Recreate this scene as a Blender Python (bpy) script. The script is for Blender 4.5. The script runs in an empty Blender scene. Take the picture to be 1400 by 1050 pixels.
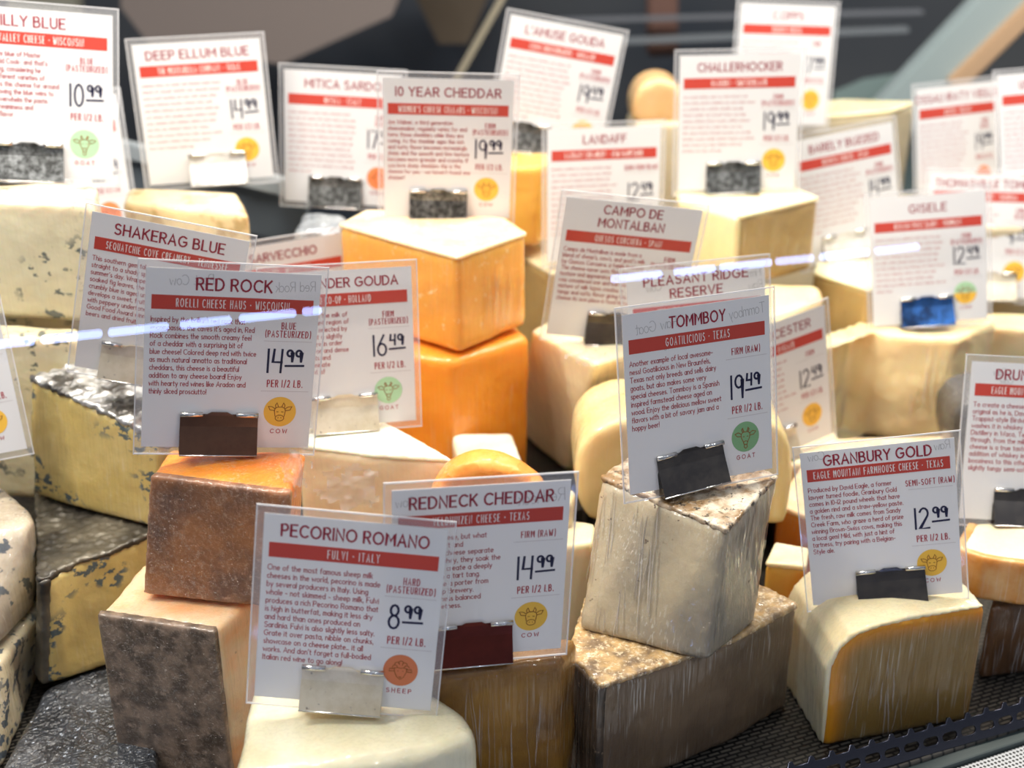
import bpy, bmesh, math, random
from mathutils import Vector, Matrix, noise
random.seed(7)
SC = bpy.context.scene
COL = SC.collection
R = math.radians
# ------------------------------------------------------------------ camera, world, lamps, exposure
F, PITCH, EYE = 1750.0, R(24), Vector((0, 0, .56))
cd = bpy.data.cameras.new('camera'); cam = bpy.data.objects.new('camera', cd); COL.objects.link(cam)
cd.sensor_width = 36; cd.lens = F / 1400 * 36; cd.clip_start = .02
cam.location = EYE; cam.rotation_euler = (R(90) - PITCH, 0, 0)
cd.dof.use_dof = True; cd.dof.focus_distance = .785; cd.dof.aperture_fstop = 4.3
SC.camera = cam
SC.view_settings.view_transform = 'Standard'; SC.view_settings.look = 'None'
SC.view_settings.gamma = 1; SC.view_settings.use_curve_mapping = False
SC.view_settings.exposure = 0.0
SC.cycles.transparent_max_bounces = 24
w = bpy.data.worlds.new('store'); SC.world = w; w.use_nodes = True
w.node_tree.nodes['Background'].inputs[0].default_value = (.80, .86, 1.0, 1)
w.node_tree.nodes['Background'].inputs[1].default_value = .76
_g = w.node_tree.nodes.new('ShaderNodeTexCoord'); _s = w.node_tree.nodes.new('ShaderNodeSeparateXYZ'); _r = w.node_tree.nodes.new('ShaderNodeValToRGB')
_r.color_ramp.elements[0].position = .25; _r.color_ramp.elements[0].color = (.05, .05, .055, 1)       # store floor
_r.color_ramp.elements[1].position = .62; _r.color_ramp.elements[1].color = (.315, .34, .40, 1)       # store walls and ceiling
_m = w.node_tree.nodes.new('ShaderNodeMath'); _m.operation = 'MULTIPLY_ADD'; _m.inputs[1].default_value = .5; _m.inputs[2].default_value = .5
for _a, _b in ((_g.outputs['Generated'], _s.inputs[0]), (_s.outputs[2], _m.inputs[0]), (_m.outputs[0], _r.inputs[0]), (_r.outputs[0], w.node_tree.nodes['Background'].inputs[0])): w.node_tree.links.new(_a, _b)
YAW = R(23)
U = Vector((math.cos(YAW), math.sin(YAW), 0))      # along the case front
N = Vector((-math.sin(YAW), math.cos(YAW), 0))     # towards the back of the case
RAIL = Vector((.204, .655, 0))
def case(u, d, z=0.0): return RAIL + U * u + N * d + Vector((0, 0, z))
def area(name, loc, size, sy, power, col, rot):
    l = bpy.data.lights.new(name, 'AREA'); l.shape = 'RECTANGLE'; l.size = size; l.size_y = sy
    l.energy = power; l.color = col
    o = bpy.data.objects.new(name, l); COL.objects.link(o); o.location = loc; o.rotation_euler = rot; return o
area('case_led_light', case(-.05, .31, .98), 2.2, .05, 32, (1, .93, .82), (R(-6), 0, YAW))
area('rear_led_light', case(-.05, .60, .74), 2.2, .04, 2.2, (1, .95, .88), (R(-10), 0, YAW))
# small lamps added out of view in front, to make the film glint
for _i, (_x, _y, _z) in enumerate(((1.15, -.35, 1.75), (-.9, -.25, 1.9), (.25, -.7, 2.1))):
    _o = area('glint_lamp', (_x, _y, _z), .05, .05, 5.0, (.88, .93, 1), (0, 0, 0))
    _o.rotation_euler = (Vector((0, .8, .1)) - Vector((_x, _y, _z))).to_track_quat('-Z', 'Y').to_euler()

# ------------------------------------------------------------------ geometry helpers
def ray(x, y):
    u = (x - 700) / F; v = (y - 525) / F
    return Vector((u, math.cos(PITCH) - v * math.sin(PITCH), -math.sin(PITCH) - v * math.cos(PITCH)))
def PT(x, y, z=None, Y=None):
    r = ray(x, y); t = (Y / r.y) if Y is not None else (z - EYE.z) / r.z
    return EYE + r * t
def tag(o, label=None, cat=None, group=None, kind=None):
    if label: o['label'] = label
    if cat: o['category'] = cat
    if group: o['group'] = group
    if kind: o['kind'] = kind
    return o
def empty(name, loc=(0, 0, 0), mat=None):
    o = bpy.data.objects.new(name, None); COL.objects.link(o); o.empty_display_size = .01
    if mat is not None: o.matrix_world = mat
    else: o.location = loc
    return o
def link(name, me, mat, parent=None, loc=None):
    o = bpy.data.objects.new(name, me); COL.objects.link(o)
    if mat: me.materials.append(mat)
    if parent: o.parent = parent
    if loc is not None: o.location = loc
    return o
def bm_obj(name, bm, mat, parent=None, loc=None, smooth=False):
    me = bpy.data.meshes.new(name); bmesh.ops.recalc_face_normals(bm, faces=bm.faces); bm.to_mesh(me); bm.free()
    if smooth:
        for p in me.polygons: p.use_smooth = True
    return link(name, me, mat, parent, loc)
def box_bm(bm, a, b):
    vs = [bm.verts.new((x, y, z)) for x in (a[0], b[0]) for y in (a[1], b[1]) for z in (a[2], b[2])]
    for f in ((0, 1, 3, 2), (4, 6, 7, 5), (0, 4, 5, 1), (2, 3, 7, 6), (0, 2, 6, 4), (1, 5, 7, 3)):
        bm.faces.new([vs[i] for i in f])
    return vs
def loft(top, bot):
    bm = bmesh.new()
    t = [bm.verts.new(p) for p in top]; b = [bm.verts.new(p) for p in bot]; n = len(t)
    bm.faces.new(t); bm.faces.new(list(reversed(b)))
    for i in range(n): bm.faces.new((t[i], b[i], b[(i + 1) % n], t[(i + 1) % n]))
    bmesh.ops.recalc_face_normals(bm, faces=bm.faces)
    return bm
def organic(name, bm, mat, parent, origin, bev, vox, amp, freq=28, jag=0, seed=0):
    """bevel, voxel remesh and roughen a solid; returns a linked mesh object whose origin is origin"""
    if bev > 0:
        bmesh.ops.bevel(bm, geom=bm.edges[:], offset=bev, offset_type='OFFSET', segments=3, affect='EDGES', profile=.5, clamp_overlap=True)
    bmesh.ops.triangulate(bm, faces=bm.faces[:])
    for v in bm.verts: v.co -= origin
    me = bpy.data.meshes.new('tmp'); bm.to_mesh(me); bm.free()
    o = bpy.data.objects.new('tmp', me); COL.objects.link(o)
    m = o.modifiers.new('r', 'REMESH'); m.mode = 'VOXEL'; m.voxel_size = vox; m.adaptivity = 0
    s = o.modifiers.new('s', 'SMOOTH'); s.factor = .5; s.iterations = 2
    dg = bpy.context.evaluated_depsgraph_get(); dg.update()
    me2 = bpy.data.meshes.new_from_object(o.evaluated_get(dg))
    bpy.data.objects.remove(o)
    off = Vector((seed * 3.1, seed * 1.7, 0))
    ns = [v.normal.copy() for v in me2.vertices]
    for v, nn in zip(me2.vertices, ns):
        p = v.co
        d = noise.noise((p + off) * freq) * amp + noise.noise((p + off) * freq * 4) * amp * .25
        if jag: d += noise.noise((p + off) * 260) * jag
        v.co = p + nn * d
    for p in me2.polygons: p.use_smooth = True
    me2.name = name; me2.materials.clear()
    return link(name, me2, mat, parent, None if parent else origin)

# ------------------------------------------------------------------ materials
def new_mat(name):
    m = bpy.data.materials.new(name); m.use_nodes = True
    nt = m.node_tree; return m, nt, nt.nodes['Principled BSDF']
def nd(nt, t, **k):
    n = nt.nodes.new(t)
    for a, b in k.items():
        if a in n.inputs: n.inputs[a].default_value = b
        else: setattr(n, a, b)
    return n
def rgb(c, a=1): return (c[0], c[1], c[2], a)
def plain(name, col, rough=.5, metal=0, emit=None, es=1, coat=0):
    m, nt, b = new_mat(name)
    b.inputs['Base Color'].default_value = rgb(col); b.inputs['Roughness'].default_value = rough
    b.inputs['Metallic'].default_value = metal; b.inputs['Coat Weight'].default_value = coat
    if emit: b.inputs['Emission Color'].default_value = rgb(emit); b.inputs['Emission Strength'].default_value = es
    return m
def noise_tex(nt, tc, scale, detail=4, stretch=(1, 1, 1), rough=.55, off=0):
    mp = nd(nt, 'ShaderNodeMapping'); mp.inputs['Scale'].default_value = stretch; mp.inputs['Location'].default_value = (off, off, off)
    nt.links.new(tc.outputs['Object'], mp.inputs[0])
    n = nd(nt, 'ShaderNodeTexNoise', Scale=scale, Detail=detail, Roughness=rough); nt.links.new(mp.outputs[0], n.inputs[0]); return n
def ramp(nt, src, a, b, ca=(0, 0, 0), cb=(1, 1, 1)):
    r = nd(nt, 'ShaderNodeValToRGB'); r.color_ramp.elements[0].position = a; r.color_ramp.elements[1].position = b
    r.color_ramp.elements[0].color = rgb(ca); r.color_ramp.elements[1].color = rgb(cb)
    nt.links.new(src, r.inputs[0]); return r.outputs[0]
def mixc(nt, fac, a, b):
    m = nd(nt, 'ShaderNodeMix'); m.data_type = 'RGBA'
    nt.links.new(fac, m.inputs['Factor'])
    for s, v in ((m.inputs[6], a), (m.inputs[7], b)):
        if isinstance(v, tuple): s.default_value = rgb(v)
        else: nt.links.new(v, s)
    return m.outputs[2]
def cheese_mat(name, c1, c2, scale=14, lo=.38, hi=.62, sss=.35, rad=.012, rough=.45, wrap=.5, coat=.8,
               spots=None, fine=None, metal=0, crinkle=0, off=0, wrap_dir=(1, 1, .03), glow=None):
    """cheese paste or rind under stretched cling film: film = coat with streaked bump"""
    m, nt, b = new_mat(name); tc = nd(nt, 'ShaderNodeTexCoord')
    n1 = noise_tex(nt, tc, scale, 5, off=off)
    col = mixc(nt, ramp(nt, n1.outputs[0], lo, hi), c1, c2)
    if fine:                                   # (colour, scale, threshold, softness)
        f = noise_tex(nt, tc, fine[1], 6, rough=.7, off=off + 2)
        col = mixc(nt, ramp(nt, f.outputs[0], fine[2], fine[2] + fine[3]), col, fine[0])
    if spots:                                  # (colour, scale, threshold, cluster scale, cluster threshold)
        s = noise_tex(nt, tc, spots[1], 3, off=off + 5, rough=.6, stretch=(1, 1, 1.3))
        k = noise_tex(nt, tc, spots[3], 1, off=off + 9)
        mm = nd(nt, 'ShaderNodeMath', operation='MULTIPLY')
        nt.links.new(ramp(nt, s.outputs[0], spots[2], spots[2] + .035), mm.inputs[0])
        nt.links.new(ramp(nt, k.outputs[0], spots[4], spots[4] + .06), mm.inputs[1])
        col = mixc(nt, mm.outputs[0], col, spots[0])
    if wrap:                                   # milky film creases; streak highlights painted in with them
        ca = noise_tex(nt, tc, 620, 2, stretch=wrap_dir, off=off + 11); cb = noise_tex(nt, tc, 22, 2, off=off + 12)
        mk = nd(nt, 'ShaderNodeMath', operation='MULTIPLY'); nt.links.new(ramp(nt, ca.outputs[0], .57, .66), mk.inputs[0])
        nt.links.new(ramp(nt, cb.outputs[0], .44, .66, cb=(.38 * min(1, wrap),) * 3), mk.inputs[1])
        col = mixc(nt, mk.outputs[0], col, (.74, .72, .66))
    nt.links.new(col, b.inputs['Base Color'])
    if glow:                                   # light showing through the edge, painted as orange along the rind
        at = nd(nt, 'ShaderNodeAttribute'); at.attribute_name = 'rim_glow'
        nt.links.new(mixc(nt, at.outputs['Fac'], col, glow), b.inputs['Base Color'])
    b.inputs['Roughness'].default_value = rough; b.inputs['Metallic'].default_value = metal
    if sss:
        b.inputs['Subsurface Weight'].default_value = sss; b.inputs['Subsurface Radius'].default_value = (1, .55, .25)
        b.inputs['Subsurface Scale'].default_value = rad
    b.inputs['Coat Weight'].default_value = coat; b.inputs['Coat Roughness'].default_value = .07
    bp = nd(nt, 'ShaderNodeBump', Strength=.35, Distance=.0012)
    g = noise_tex(nt, tc, 180, 4, off=off); nt.links.new(g.outputs[0], bp.inputs['Height'])
    nt.links.new(bp.outputs[0], b.inputs['Normal'])
    if wrap:
        st = noise_tex(nt, tc, 420, 3, stretch=wrap_dir, off=off + 1)
        w2 = noise_tex(nt, tc, 26, 3, stretch=(1, 1, .35), off=off + 3)
        ad = nd(nt, 'ShaderNodeMath', operation='MULTIPLY_ADD'); ad.inputs[1].default_value = 3.0
        nt.links.new(w2.outputs[0], ad.inputs[0]); nt.links.new(ramp(nt, st.outputs[0], .50, .66), ad.inputs[2])
        b2 = nd(nt, 'ShaderNodeBump', Strength=min(1, wrap * 1.2), Distance=.0035); nt.links.new(ad.outputs[0], b2.inputs['Height'])
        nt.links.new(b2.outputs[0], b.inputs['Coat Normal'])
    if crinkle:
        v = nd(nt, 'ShaderNodeTexVoronoi', Scale=crinkle); v.feature = 'F1'
        n2 = noise_tex(nt, tc, crinkle * .5, 3)
        mp = nd(nt, 'ShaderNodeVectorMath', operation='MULTIPLY_ADD'); mp.inputs[1].default_value = (.06, .06, .06)
        nt.links.new(n2.outputs[1], mp.inputs[0]); nt.links.new(tc.outputs['Object'], mp.inputs[2]); nt.links.new(mp.outputs[0], v.inputs['Vector'])
        b3 = nd(nt, 'ShaderNodeBump', Strength=.9, Distance=.003); nt.links.new(v.outputs['Distance'], b3.inputs['Height'])
        nt.links.new(b3.outputs[0], b.inputs['Normal'])
    return m
M = {}
M['white_blue'] = cheese_mat('white blue veined paste', (.78, .70, .48), (.66, .57, .36), 9, spots=((.14, .15, .13), 75, .585, 14, .47), wrap=.35)
M['ivory_spotted'] = cheese_mat('ivory paste with blue specks', (.56, .49, .34), (.40, .34, .23), 14, spots=((.07, .085, .10), 100, .54, 18, .40), wrap=.7, off=4)
M['wrapped_rind'] = cheese_mat('wrapped bloomy rind', (.54, .46, .35), (.30, .25, .19), 26, spots=((.08, .09, .10), 60, .57, 18, .45), wrap=1.0)
M['yellow_blue'] = cheese_mat('yellow blue veined paste', (.74, .57, .22), (.60, .44, .14), 14, spots=((.09, .12, .12), 120, .53, 24, .535), wrap=.5, off=1)
M['foil'] = cheese_mat('crinkled foil wrap', (.55, .55, .54), (.08, .075, .07), 40, .46, .60, sss=0, metal=.7, rough=.38, coat=.3, wrap=0, crinkle=38)
M['foil_dark'] = cheese_mat('dull crinkled foil wrap', (.17, .15, .11), (.045, .04, .032), 24, .40, .62, sss=0, metal=.5, rough=.45, coat=.3, wrap=0, crinkle=26)
M['silver'] = cheese_mat('silver wrap', (.60, .64, .68), (.30, .33, .36), 30, sss=0, metal=.6, rough=.35, coat=.4, wrap=0, crinkle=90)
M['black_wax'] = cheese_mat('black wax', (.016, .018, .022), (.045, .05, .06), 40, sss=0, rough=.35, wrap=0, fine=((.45, .50, .58), 210, .615, .03), crinkle=110)
M['orange'] = cheese_mat('deep orange paste', (.76, .25, .02), (.62, .15, .012), 16, sss=.5, rad=.02, wrap=.7)
M['brown_rind'] = cheese_mat('brown rind', (.32, .13, .05), (.14, .07, .045), 30, .40, .62, sss=.1, fine=((.42, .26, .18), 260, .55, .14), wrap=.6, wrap_dir=(1, 1, 1))
M['grey_rind'] = cheese_mat('mottled grey brown rind', (.26, .18, .125), (.085, .058, .04), 90, .40, .60, sss=.05, fine=((.36, .26, .19), 150, .58, .10), wrap=.6, wrap_dir=(1, 1, 1))
M['peach'] = cheese_mat('pale peach paste', (.76, .56, .36), (.80, .36, .14), 20, .46, .66, sss=.5, fine=((.35, .25, .18), 110, .68, .06), wrap=.6)
M['pecorino'] = cheese_mat('white hard paste', (.74, .70, .52), (.62, .57, .38), 24, sss=.3, fine=((.50, .34, .13), 150, .68, .06), wrap=.5)
M['brown_gold'] = cheese_mat('golden brown paste', (.34, .165, .018), (.14, .06, .01), 18, sss=.4, rad=.02, wrap=1.0)
M['tomm_paste'] = cheese_mat('ivory paste under streaked film', (.44, .37, .25), (.25, .215, .16), 16, spots=((.08, .05, .03), 95, .66, 12, .4), sss=.3, wrap=1.2)
M['tomm_rind'] = cheese_mat('brown grey natural rind', (.24, .14, .055), (.60, .52, .40), 60, .44, .60, sss=.05, fine=((.035, .028, .02), 150, .555, .05), wrap=.8)
M['tan_rind'] = cheese_mat('tan mottled rind', (.56, .36, .15), (.20, .13, .07), 70, .40, .60, sss=.1, fine=((.74, .60, .40), 300, .52, .10), wrap=.8)
M['taupe'] = cheese_mat('taupe wrapped paste', (.19, .125, .07), (.11, .07, .04), 16, sss=.25, wrap=1.0)
M['dark_rind'] = cheese_mat('dark brown rind', (.10, .065, .04), (.03, .022, .016), 50, sss=0, fine=((.38, .27, .18), 150, .60, .1), wrap=.8)
M['granbury'] = cheese_mat('straw yellow paste', (.27, .16, .035), (.19, .11, .022), 10, sss=.6, rad=.02, wrap=1.0, glow=(.75, .27, .0))
M['gold_rind'] = cheese_mat('pale golden rind', (.84, .73, .50), (.78, .62, .36), 24, sss=.35, wrap=.7)
M['amber'] = cheese_mat('dark amber paste', (.12, .05, .012), (.06, .025, .008), 18, sss=.3, wrap=1.2)
M['orange_rind'] = cheese_mat('washed orange rind', (.62, .26, .04), (.72, .46, .20), 40, .36, .66, sss=.3, wrap=.7)
M['cream'] = cheese_mat('cream paste', (.92, .76, .44), (.86, .66, .32), 9, sss=.5, fine=((.66, .44, .14), 90, .67, .06), wrap=.4)
M['cream_light'] = cheese_mat('light cream paste', (.90, .79, .52), (.84, .70, .42), 10, sss=.45, fine=((.62, .45, .2), 70, .68, .05), wrap=.4)
M['tan_face'] = cheese_mat('tan paste', (.52, .35, .13), (.43, .28, .10), 12, sss=.4, fine=((.40, .25, .08), 90, .62, .08), wrap=.4)
M['yellow'] = cheese_mat('butter yellow paste', (.84, .68, .34), (.78, .58, .24), 9, sss=.4, wrap=.8)
M['gold'] = cheese_mat('golden yellow paste', (.82, .46, .08), (.75, .38, .05), 9, sss=.5, wrap=.5)
M['cheddar'] = cheese_mat('orange cheddar paste', (.90, .42, .07), (.86, .37, .05), 9, sss=.6, rad=.018, fine=((.97, .66, .34), 150, .60, .1), wrap=.4)
M['cheddar_deep'] = cheese_mat('deep orange cheddar paste', (.90, .34, .02), (.84, .28, .015), 7, sss=.6, rad=.02, wrap=.4)
M['peach_top'] = cheese_mat('pale orange dry surface', (.93, .60, .33), (.95, .72, .50), 22, sss=.4, fine=((1, .86, .70), 160, .55, .15), wrap=.3)
M['gouda'] = cheese_mat('pinkish cream paste', (.88, .68, .44), (.84, .62, .38), 9, sss=.5, wrap=.5)
M['white_block'] = cheese_mat('white paste', (.88, .86, .72), (.82, .78, .60), 18, sss=.4, wrap=.4)
M['veined_tan'] = cheese_mat('cream paste with tan veins', (.80, .62, .34), (.56, .38, .16), 40, .50, .58, sss=.3, wrap=.3)
M['mound'] = cheese_mat('orange paste under crinkled film', (.92, .38, .06), (.84, .28, .03), 12, sss=.4, wrap=1.0, crinkle=45)
M['tan_orange'] = cheese_mat('tan orange rind', (.82, .54, .26), (.70, .42, .18), 14, sss=.3, wrap=.3)
M['beige_wall'] = cheese_mat('beige rind', (.64, .54, .36), (.56, .47, .30), 8, sss=.2, wrap=.3)
M['black_rind'] = cheese_mat('black rind', (.03, .028, .026), (.09, .085, .08), 30, sss=0, wrap=.6)

M['paper'], nt, b = new_mat('glossy card stock')
b.inputs['Base Color'].default_value = (.86, .86, .87, 1); b.inputs['Roughness'].default_value = .45; b.inputs['Coat Weight'].default_value = .5; b.inputs['Coat Roughness'].default_value = .2
tr = nd(nt, 'ShaderNodeBsdfTranslucent'); tr.inputs[0].default_value = (.82, .80, .78, 1)
mx = nd(nt, 'ShaderNodeMixShader'); mx.inputs[0].default_value = .22
nt.links.new(b.outputs[0], mx.inputs[1]); nt.links.new(tr.outputs[0], mx.inputs[2]); nt.links.new(mx.outputs[0], nt.nodes['Material Output'].inputs[0])
M['title_ink'] = plain('maroon title ink', (.32, .02, .04), .5)
M['body_ink'] = plain('red body ink', (.42, .035, .05), .5)
M['pale_ink'] = plain('pale red body ink', (.80, .42, .42), .5)
M['banner'] = plain('red banner ink', (.54, .055, .035), .45, coat=.3)
M['white_ink'] = plain('white banner lettering', (.88, .84, .80), .5)
M['pen'] = plain('navy marker', (.012, .012, .05), .4)
M['pencil'] = plain('pencil showing through', (.45, .44, .44), .6)
M['dots'] = plain('dotted rule', (.5, .45, .45), .6)
M['seal_gold'] = plain('gold seal', (.86, .50, .06), .5); M['seal_green'] = plain('green seal', (.42, .66, .40), .5)
M['seal_orange'] = plain('orange seal', (.88, .24, .08), .5); M['seal_moss'] = plain('moss green seal', (.22, .42, .20), .5)
M['seal_rust'] = plain('rust seal', (.62, .18, .07), .5)
M['line_ink'] = plain('brown line drawing', (.30, .10, .02), .6)
def clear_mat(name, white, gl, rg=.06):
    m = bpy.data.materials.new(name); m.use_nodes = True; nt = m.node_tree; nt.nodes.remove(nt.nodes['Principled BSDF'])
    t = nd(nt, 'ShaderNodeBsdfTransparent'); g = nd(nt, 'ShaderNodeBsdfGlossy', Roughness=rg); d = nd(nt, 'ShaderNodeBsdfDiffuse'); d.inputs[0].default_value = (.9, .9, .92, 1)
    lw = nd(nt, 'ShaderNodeLayerWeight', Blend=.5); pw = nd(nt, 'ShaderNodeMath', operation='POWER'); pw.inputs[1].default_value = 5
    fr = nd(nt, 'ShaderNodeMath', operation='MULTIPLY_ADD'); r0 = ((gl - 1) / (gl + 1)) ** 2; fr.inputs[1].default_value = 1 - r0; fr.inputs[2].default_value = r0
    nt.links.new(lw.outputs['Facing'], pw.inputs[0]); nt.links.new(pw.outputs[0], fr.inputs[0])
    a = nd(nt, 'ShaderNodeMixShader'); a.inputs[0].default_value = white; c = nd(nt, 'ShaderNodeMixShader')
    nt.links.new(t.outputs[0], a.inputs[1]); nt.links.new(d.outputs[0], a.inputs[2])
    nt.links.new(fr.outputs[0], c.inputs[0]); nt.links.new(a.outputs[0], c.inputs[1]); nt.links.new(g.outputs[0], c.inputs[2])
    nt.links.new(c.outputs[0], nt.nodes['Material Output'].inputs[0]); return m
M['sleeve'] = clear_mat('clear sleeve film', .13, 1.35)
M['seam'] = clear_mat('welded sleeve seam', .45, 1.5)
M['film'] = clear_mat('crumpled cling film', .24, 1.6)
M['fold'] = clear_mat('gathered film fold', .27, 1.9, .15)
M['glass'] = clear_mat('case glass', 0.0, 1.5, 0.0)
def metal(name, c1, c2, rough, scale=60, met=.9, fine=None):
    m, nt, b = new_mat(name); tc = nd(nt, 'ShaderNodeTexCoord'); n = noise_tex(nt, tc, scale, 6, rough=.7)
    nt.links.new(mixc(nt, ramp(nt, n.outputs[0], .42, .66), c1, c2), b.inputs['Base Color'])
    b.inputs['Metallic'].default_value = met; b.inputs['Roughness'].default_value = rough
    if name in ('dull bright nickel', 'pale nickel', 'dark nickel'):
        n2 = noise_tex(nt, tc, 330, 3, off=7); c0 = b.inputs['Base Color'].links[0].from_socket
        nt.links.new(mixc(nt, ramp(nt, n2.outputs[0], .68, .73), c0, (.22, .17, .12)), b.inputs['Base Color'])
    return m
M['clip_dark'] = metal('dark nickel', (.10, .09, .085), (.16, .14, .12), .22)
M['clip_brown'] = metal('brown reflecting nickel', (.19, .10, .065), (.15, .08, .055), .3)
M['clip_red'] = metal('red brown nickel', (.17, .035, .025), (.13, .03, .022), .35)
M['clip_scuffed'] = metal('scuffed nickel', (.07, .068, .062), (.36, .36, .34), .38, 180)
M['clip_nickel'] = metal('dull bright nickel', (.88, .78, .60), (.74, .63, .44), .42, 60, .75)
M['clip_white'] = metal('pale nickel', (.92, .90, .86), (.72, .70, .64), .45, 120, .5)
M['clip_blue'] = metal('nickel with painted blue reflection', (.03, .06, .14), (.10, .32, .85), .2, 45)  # blue reflection painted into the clip colour
M['rolled'] = plain('polished clip edge', (.75, .74, .72), .18, 1)

# ------------------------------------------------------------------ setting
def slab(name, a, b, h, dn, mat, kind='structure', z0=0.0, parent=None):
    bm = bmesh.new(); vs = box_bm(bm, (a, h, z0), (b, dn[0], dn[1]))
    return bm
def case_box(name, u0, u1, d0, d1, z0, z1, mat, kind='structure', cat=None, label=None):
    bm = bmesh.new(); box_bm(bm, (u0, d0, z0), (u1, d1, z1))
    bmesh.ops.bevel(bm, geom=bm.edges[:], offset=.0015, segments=2, affect='EDGES', profile=.5)
    o = bm_obj(name, bm, mat); o.location = RAIL; o.rotation_euler = (0, 0, YAW); tag(o, label, cat, None, kind); return o
mat_m, nt, b = new_mat('woven black mat'); tc = nd(nt, 'ShaderNodeTexCoord')
br = nd(nt, 'ShaderNodeTexBrick', Scale=1); br.inputs['Brick Width'].default_value = .009; br.inputs['Row Height'].default_value = .0035; br.inputs['Mortar Size'].default_value = .0009
br.inputs['Color1'].default_value = (.085, .075, .06, 1); br.inputs['Color2'].default_value = (.05, .045, .038, 1); br.inputs['Mortar'].default_value = (.004, .004, .004, 1)
nt.links.new(tc.outputs['Object'], br.inputs[0]); nt.links.new(br.outputs[0], b.inputs['Base Color']); b.inputs['Roughness'].default_value = .35
bp = nd(nt, 'ShaderNodeBump', Strength=.9, Distance=.002); bp.invert = True; nt.links.new(br.outputs['Fac'], bp.inputs['Height']); nt.links.new(bp.outputs[0], b.inputs['Normal'])
case_box('floor', -1.0, 1.0, -.020, .72, -.012, 0, mat_m)
steel = plain('grey green painted steel', (.05, .066, .066), .45, .2); rail_m = plain('dark stainless rail', (.075, .078, .10), .2, .95)
# riser step under the rear half of the display
bm = loft([Vector(p) for p in ((-.75, .80, .06), (-.12, .86, .06), (.0, .865, .06), (.40, .975, .06), (1.0, 1.17, .06), (.75, 1.48, .06), (-.95, 1.02, .06))],
          [Vector(p) for p in ((-.75, .80, 0), (-.12, .86, 0), (.0, .865, 0), (.40, .975, 0), (1.0, 1.17, 0), (.75, 1.48, 0), (-.95, 1.02, 0))])
tag(bm_obj('trim_1', bm, mat_m), kind='structure')
# front rail with slots and notched top edge (cut out as a filled outline)
cu = bpy.data.curves.new('rail', 'CURVE'); cu.dimensions = '2D'; cu.fill_mode = 'BOTH'; cu.extrude = .0005; cu.bevel_depth = .0004; cu.bevel_resolution = 1
def spline(pts):
    s = cu.splines.new('POLY'); s.points.add(len(pts) - 1)
    for q, p in zip(s.points, pts): q.co = (p[0], p[1], 0, 1)
    s.use_cyclic_u = True
pit = .0150; out = [(-.30, 0), (.60, 0)]; k = int(.9 / pit)
for i in range(k, 0, -1):
    x = -.30 + i * pit
    out += [(x, .0160), (x - .0030, .0160), (x - .0046, .0196), (x - .0066, .0196), (x - .0082, .0160)]
out += [(-.30, .0165)]
spline(out)
for i in range(k):
    cx = -.30 + (i + .5) * pit + .0012; r = .0031; hw = .0031
    pts = [(cx + hw + r * math.cos(t), .0078 + r * math.sin(t)) for t in [R(-90 + 22.5 * j) for j in range(9)]]
    pts += [(cx - hw + r * math.cos(t), .0078 + r * math.sin(t)) for t in [R(90 + 22.5 * j) for j in range(9)]]
    spline(pts)
co = bpy.data.objects.new('rail', cu); COL.objects.link(co)
dg = bpy.context.evaluated_depsgraph_get(); dg.update(); me = bpy.data.meshes.new_from_object(co.evaluated_get(dg)); bpy.data.objects.remove(co)
rail = link('trim_2', me, rail_m); me.name = 'trim_2'; me.materials.clear(); me.materials.append(rail_m)
rail.matrix_world = Matrix.Translation(case(0, -.0150, .0)) @ Matrix.Rotation(YAW - R(2.2), 4, 'Z') @ Matrix.Rotation(R(68), 4, 'X')
tag(rail, kind='structure')
case_box('trim_3', -.6, .8, -.0290, -.0165, -.012, -.003, steel)
mp_, nt, b = new_mat('perforated steel'); tc = nd(nt, 'ShaderNodeTexCoord'); vo = nd(nt, 'ShaderNodeTexVoronoi', Scale=330, Randomness=0); vo.voronoi_dimensions = '2D'
nt.links.new(tc.outputs['Object'], vo.inputs['Vector'])
nt.links.new(ramp(nt, vo.outputs['Distance'], .30, .36, (.004, .004, .005), (.42, .44, .46)), b.inputs['Base Color']); b.inputs['Metallic'].default_value = .3; b.inputs['Roughness'].default_value = .4
case_box('trim_4', -.6, .8, -.18, -.0295, -.016, -.006, mp_)
# rear: pale ledge, dark glass doors, store beyond
pale = plain('pale grey ledge', (.42, .46, .48), .35, .3); dark = plain('black plastic', (.012, .013, .015), .5)
def beam(name, p, q, w_, t_, mat, label, cat, kind=None):
    """box from p to q, w_ wide across the view, t_ thick"""
    p, q = Vector(p), Vector(q); d = (q - p); L = d.length; d.normalize()
    side = d.cross(Vector((0, 1, 0))).normalized(); up = side.cross(d)
    bm = bmesh.new(); box_bm(bm, (0, -w_ / 2, -t_ / 2), (L, w_ / 2, t_ / 2)); bmesh.ops.bevel(bm, geom=bm.edges[:], offset=min(w_, t_) * .12, segments=2, affect='EDGES')
    o = bm_obj(name, bm, mat); m = Matrix((d, side, up)).transposed().to_4x4(); m.translation = p; o.matrix_world = m
    return tag(o, label, cat, None, kind)
bk, nt, b = new_mat('dark store wall'); tc = nd(nt, 'ShaderNodeTexCoord'); n = noise_tex(nt, tc, 1.6, 3, (1, 1, 1.4))
nt.links.new(ramp(nt, n.outputs[0], .35, .7, (.018, .026, .040), (.075, .080, .085)), b.inputs['Base Color']); b.inputs['Roughness'].default_value = .5
bm = bmesh.new(); box_bm(bm, (-1.8, 2.1, -.9), (2.2, 2.14, 1.3)); tag(bm_obj('wall_back', bm, bk), kind='structure')
bm = bmesh.new(); box_bm(bm, (-1.0, .722, .0), (1.0, .732, .10)); o = bm_obj('trim_5', bm, dark); o.location = RAIL; o.rotation_euler = (0, 0, YAW); tag(o, kind='structure')
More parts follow.
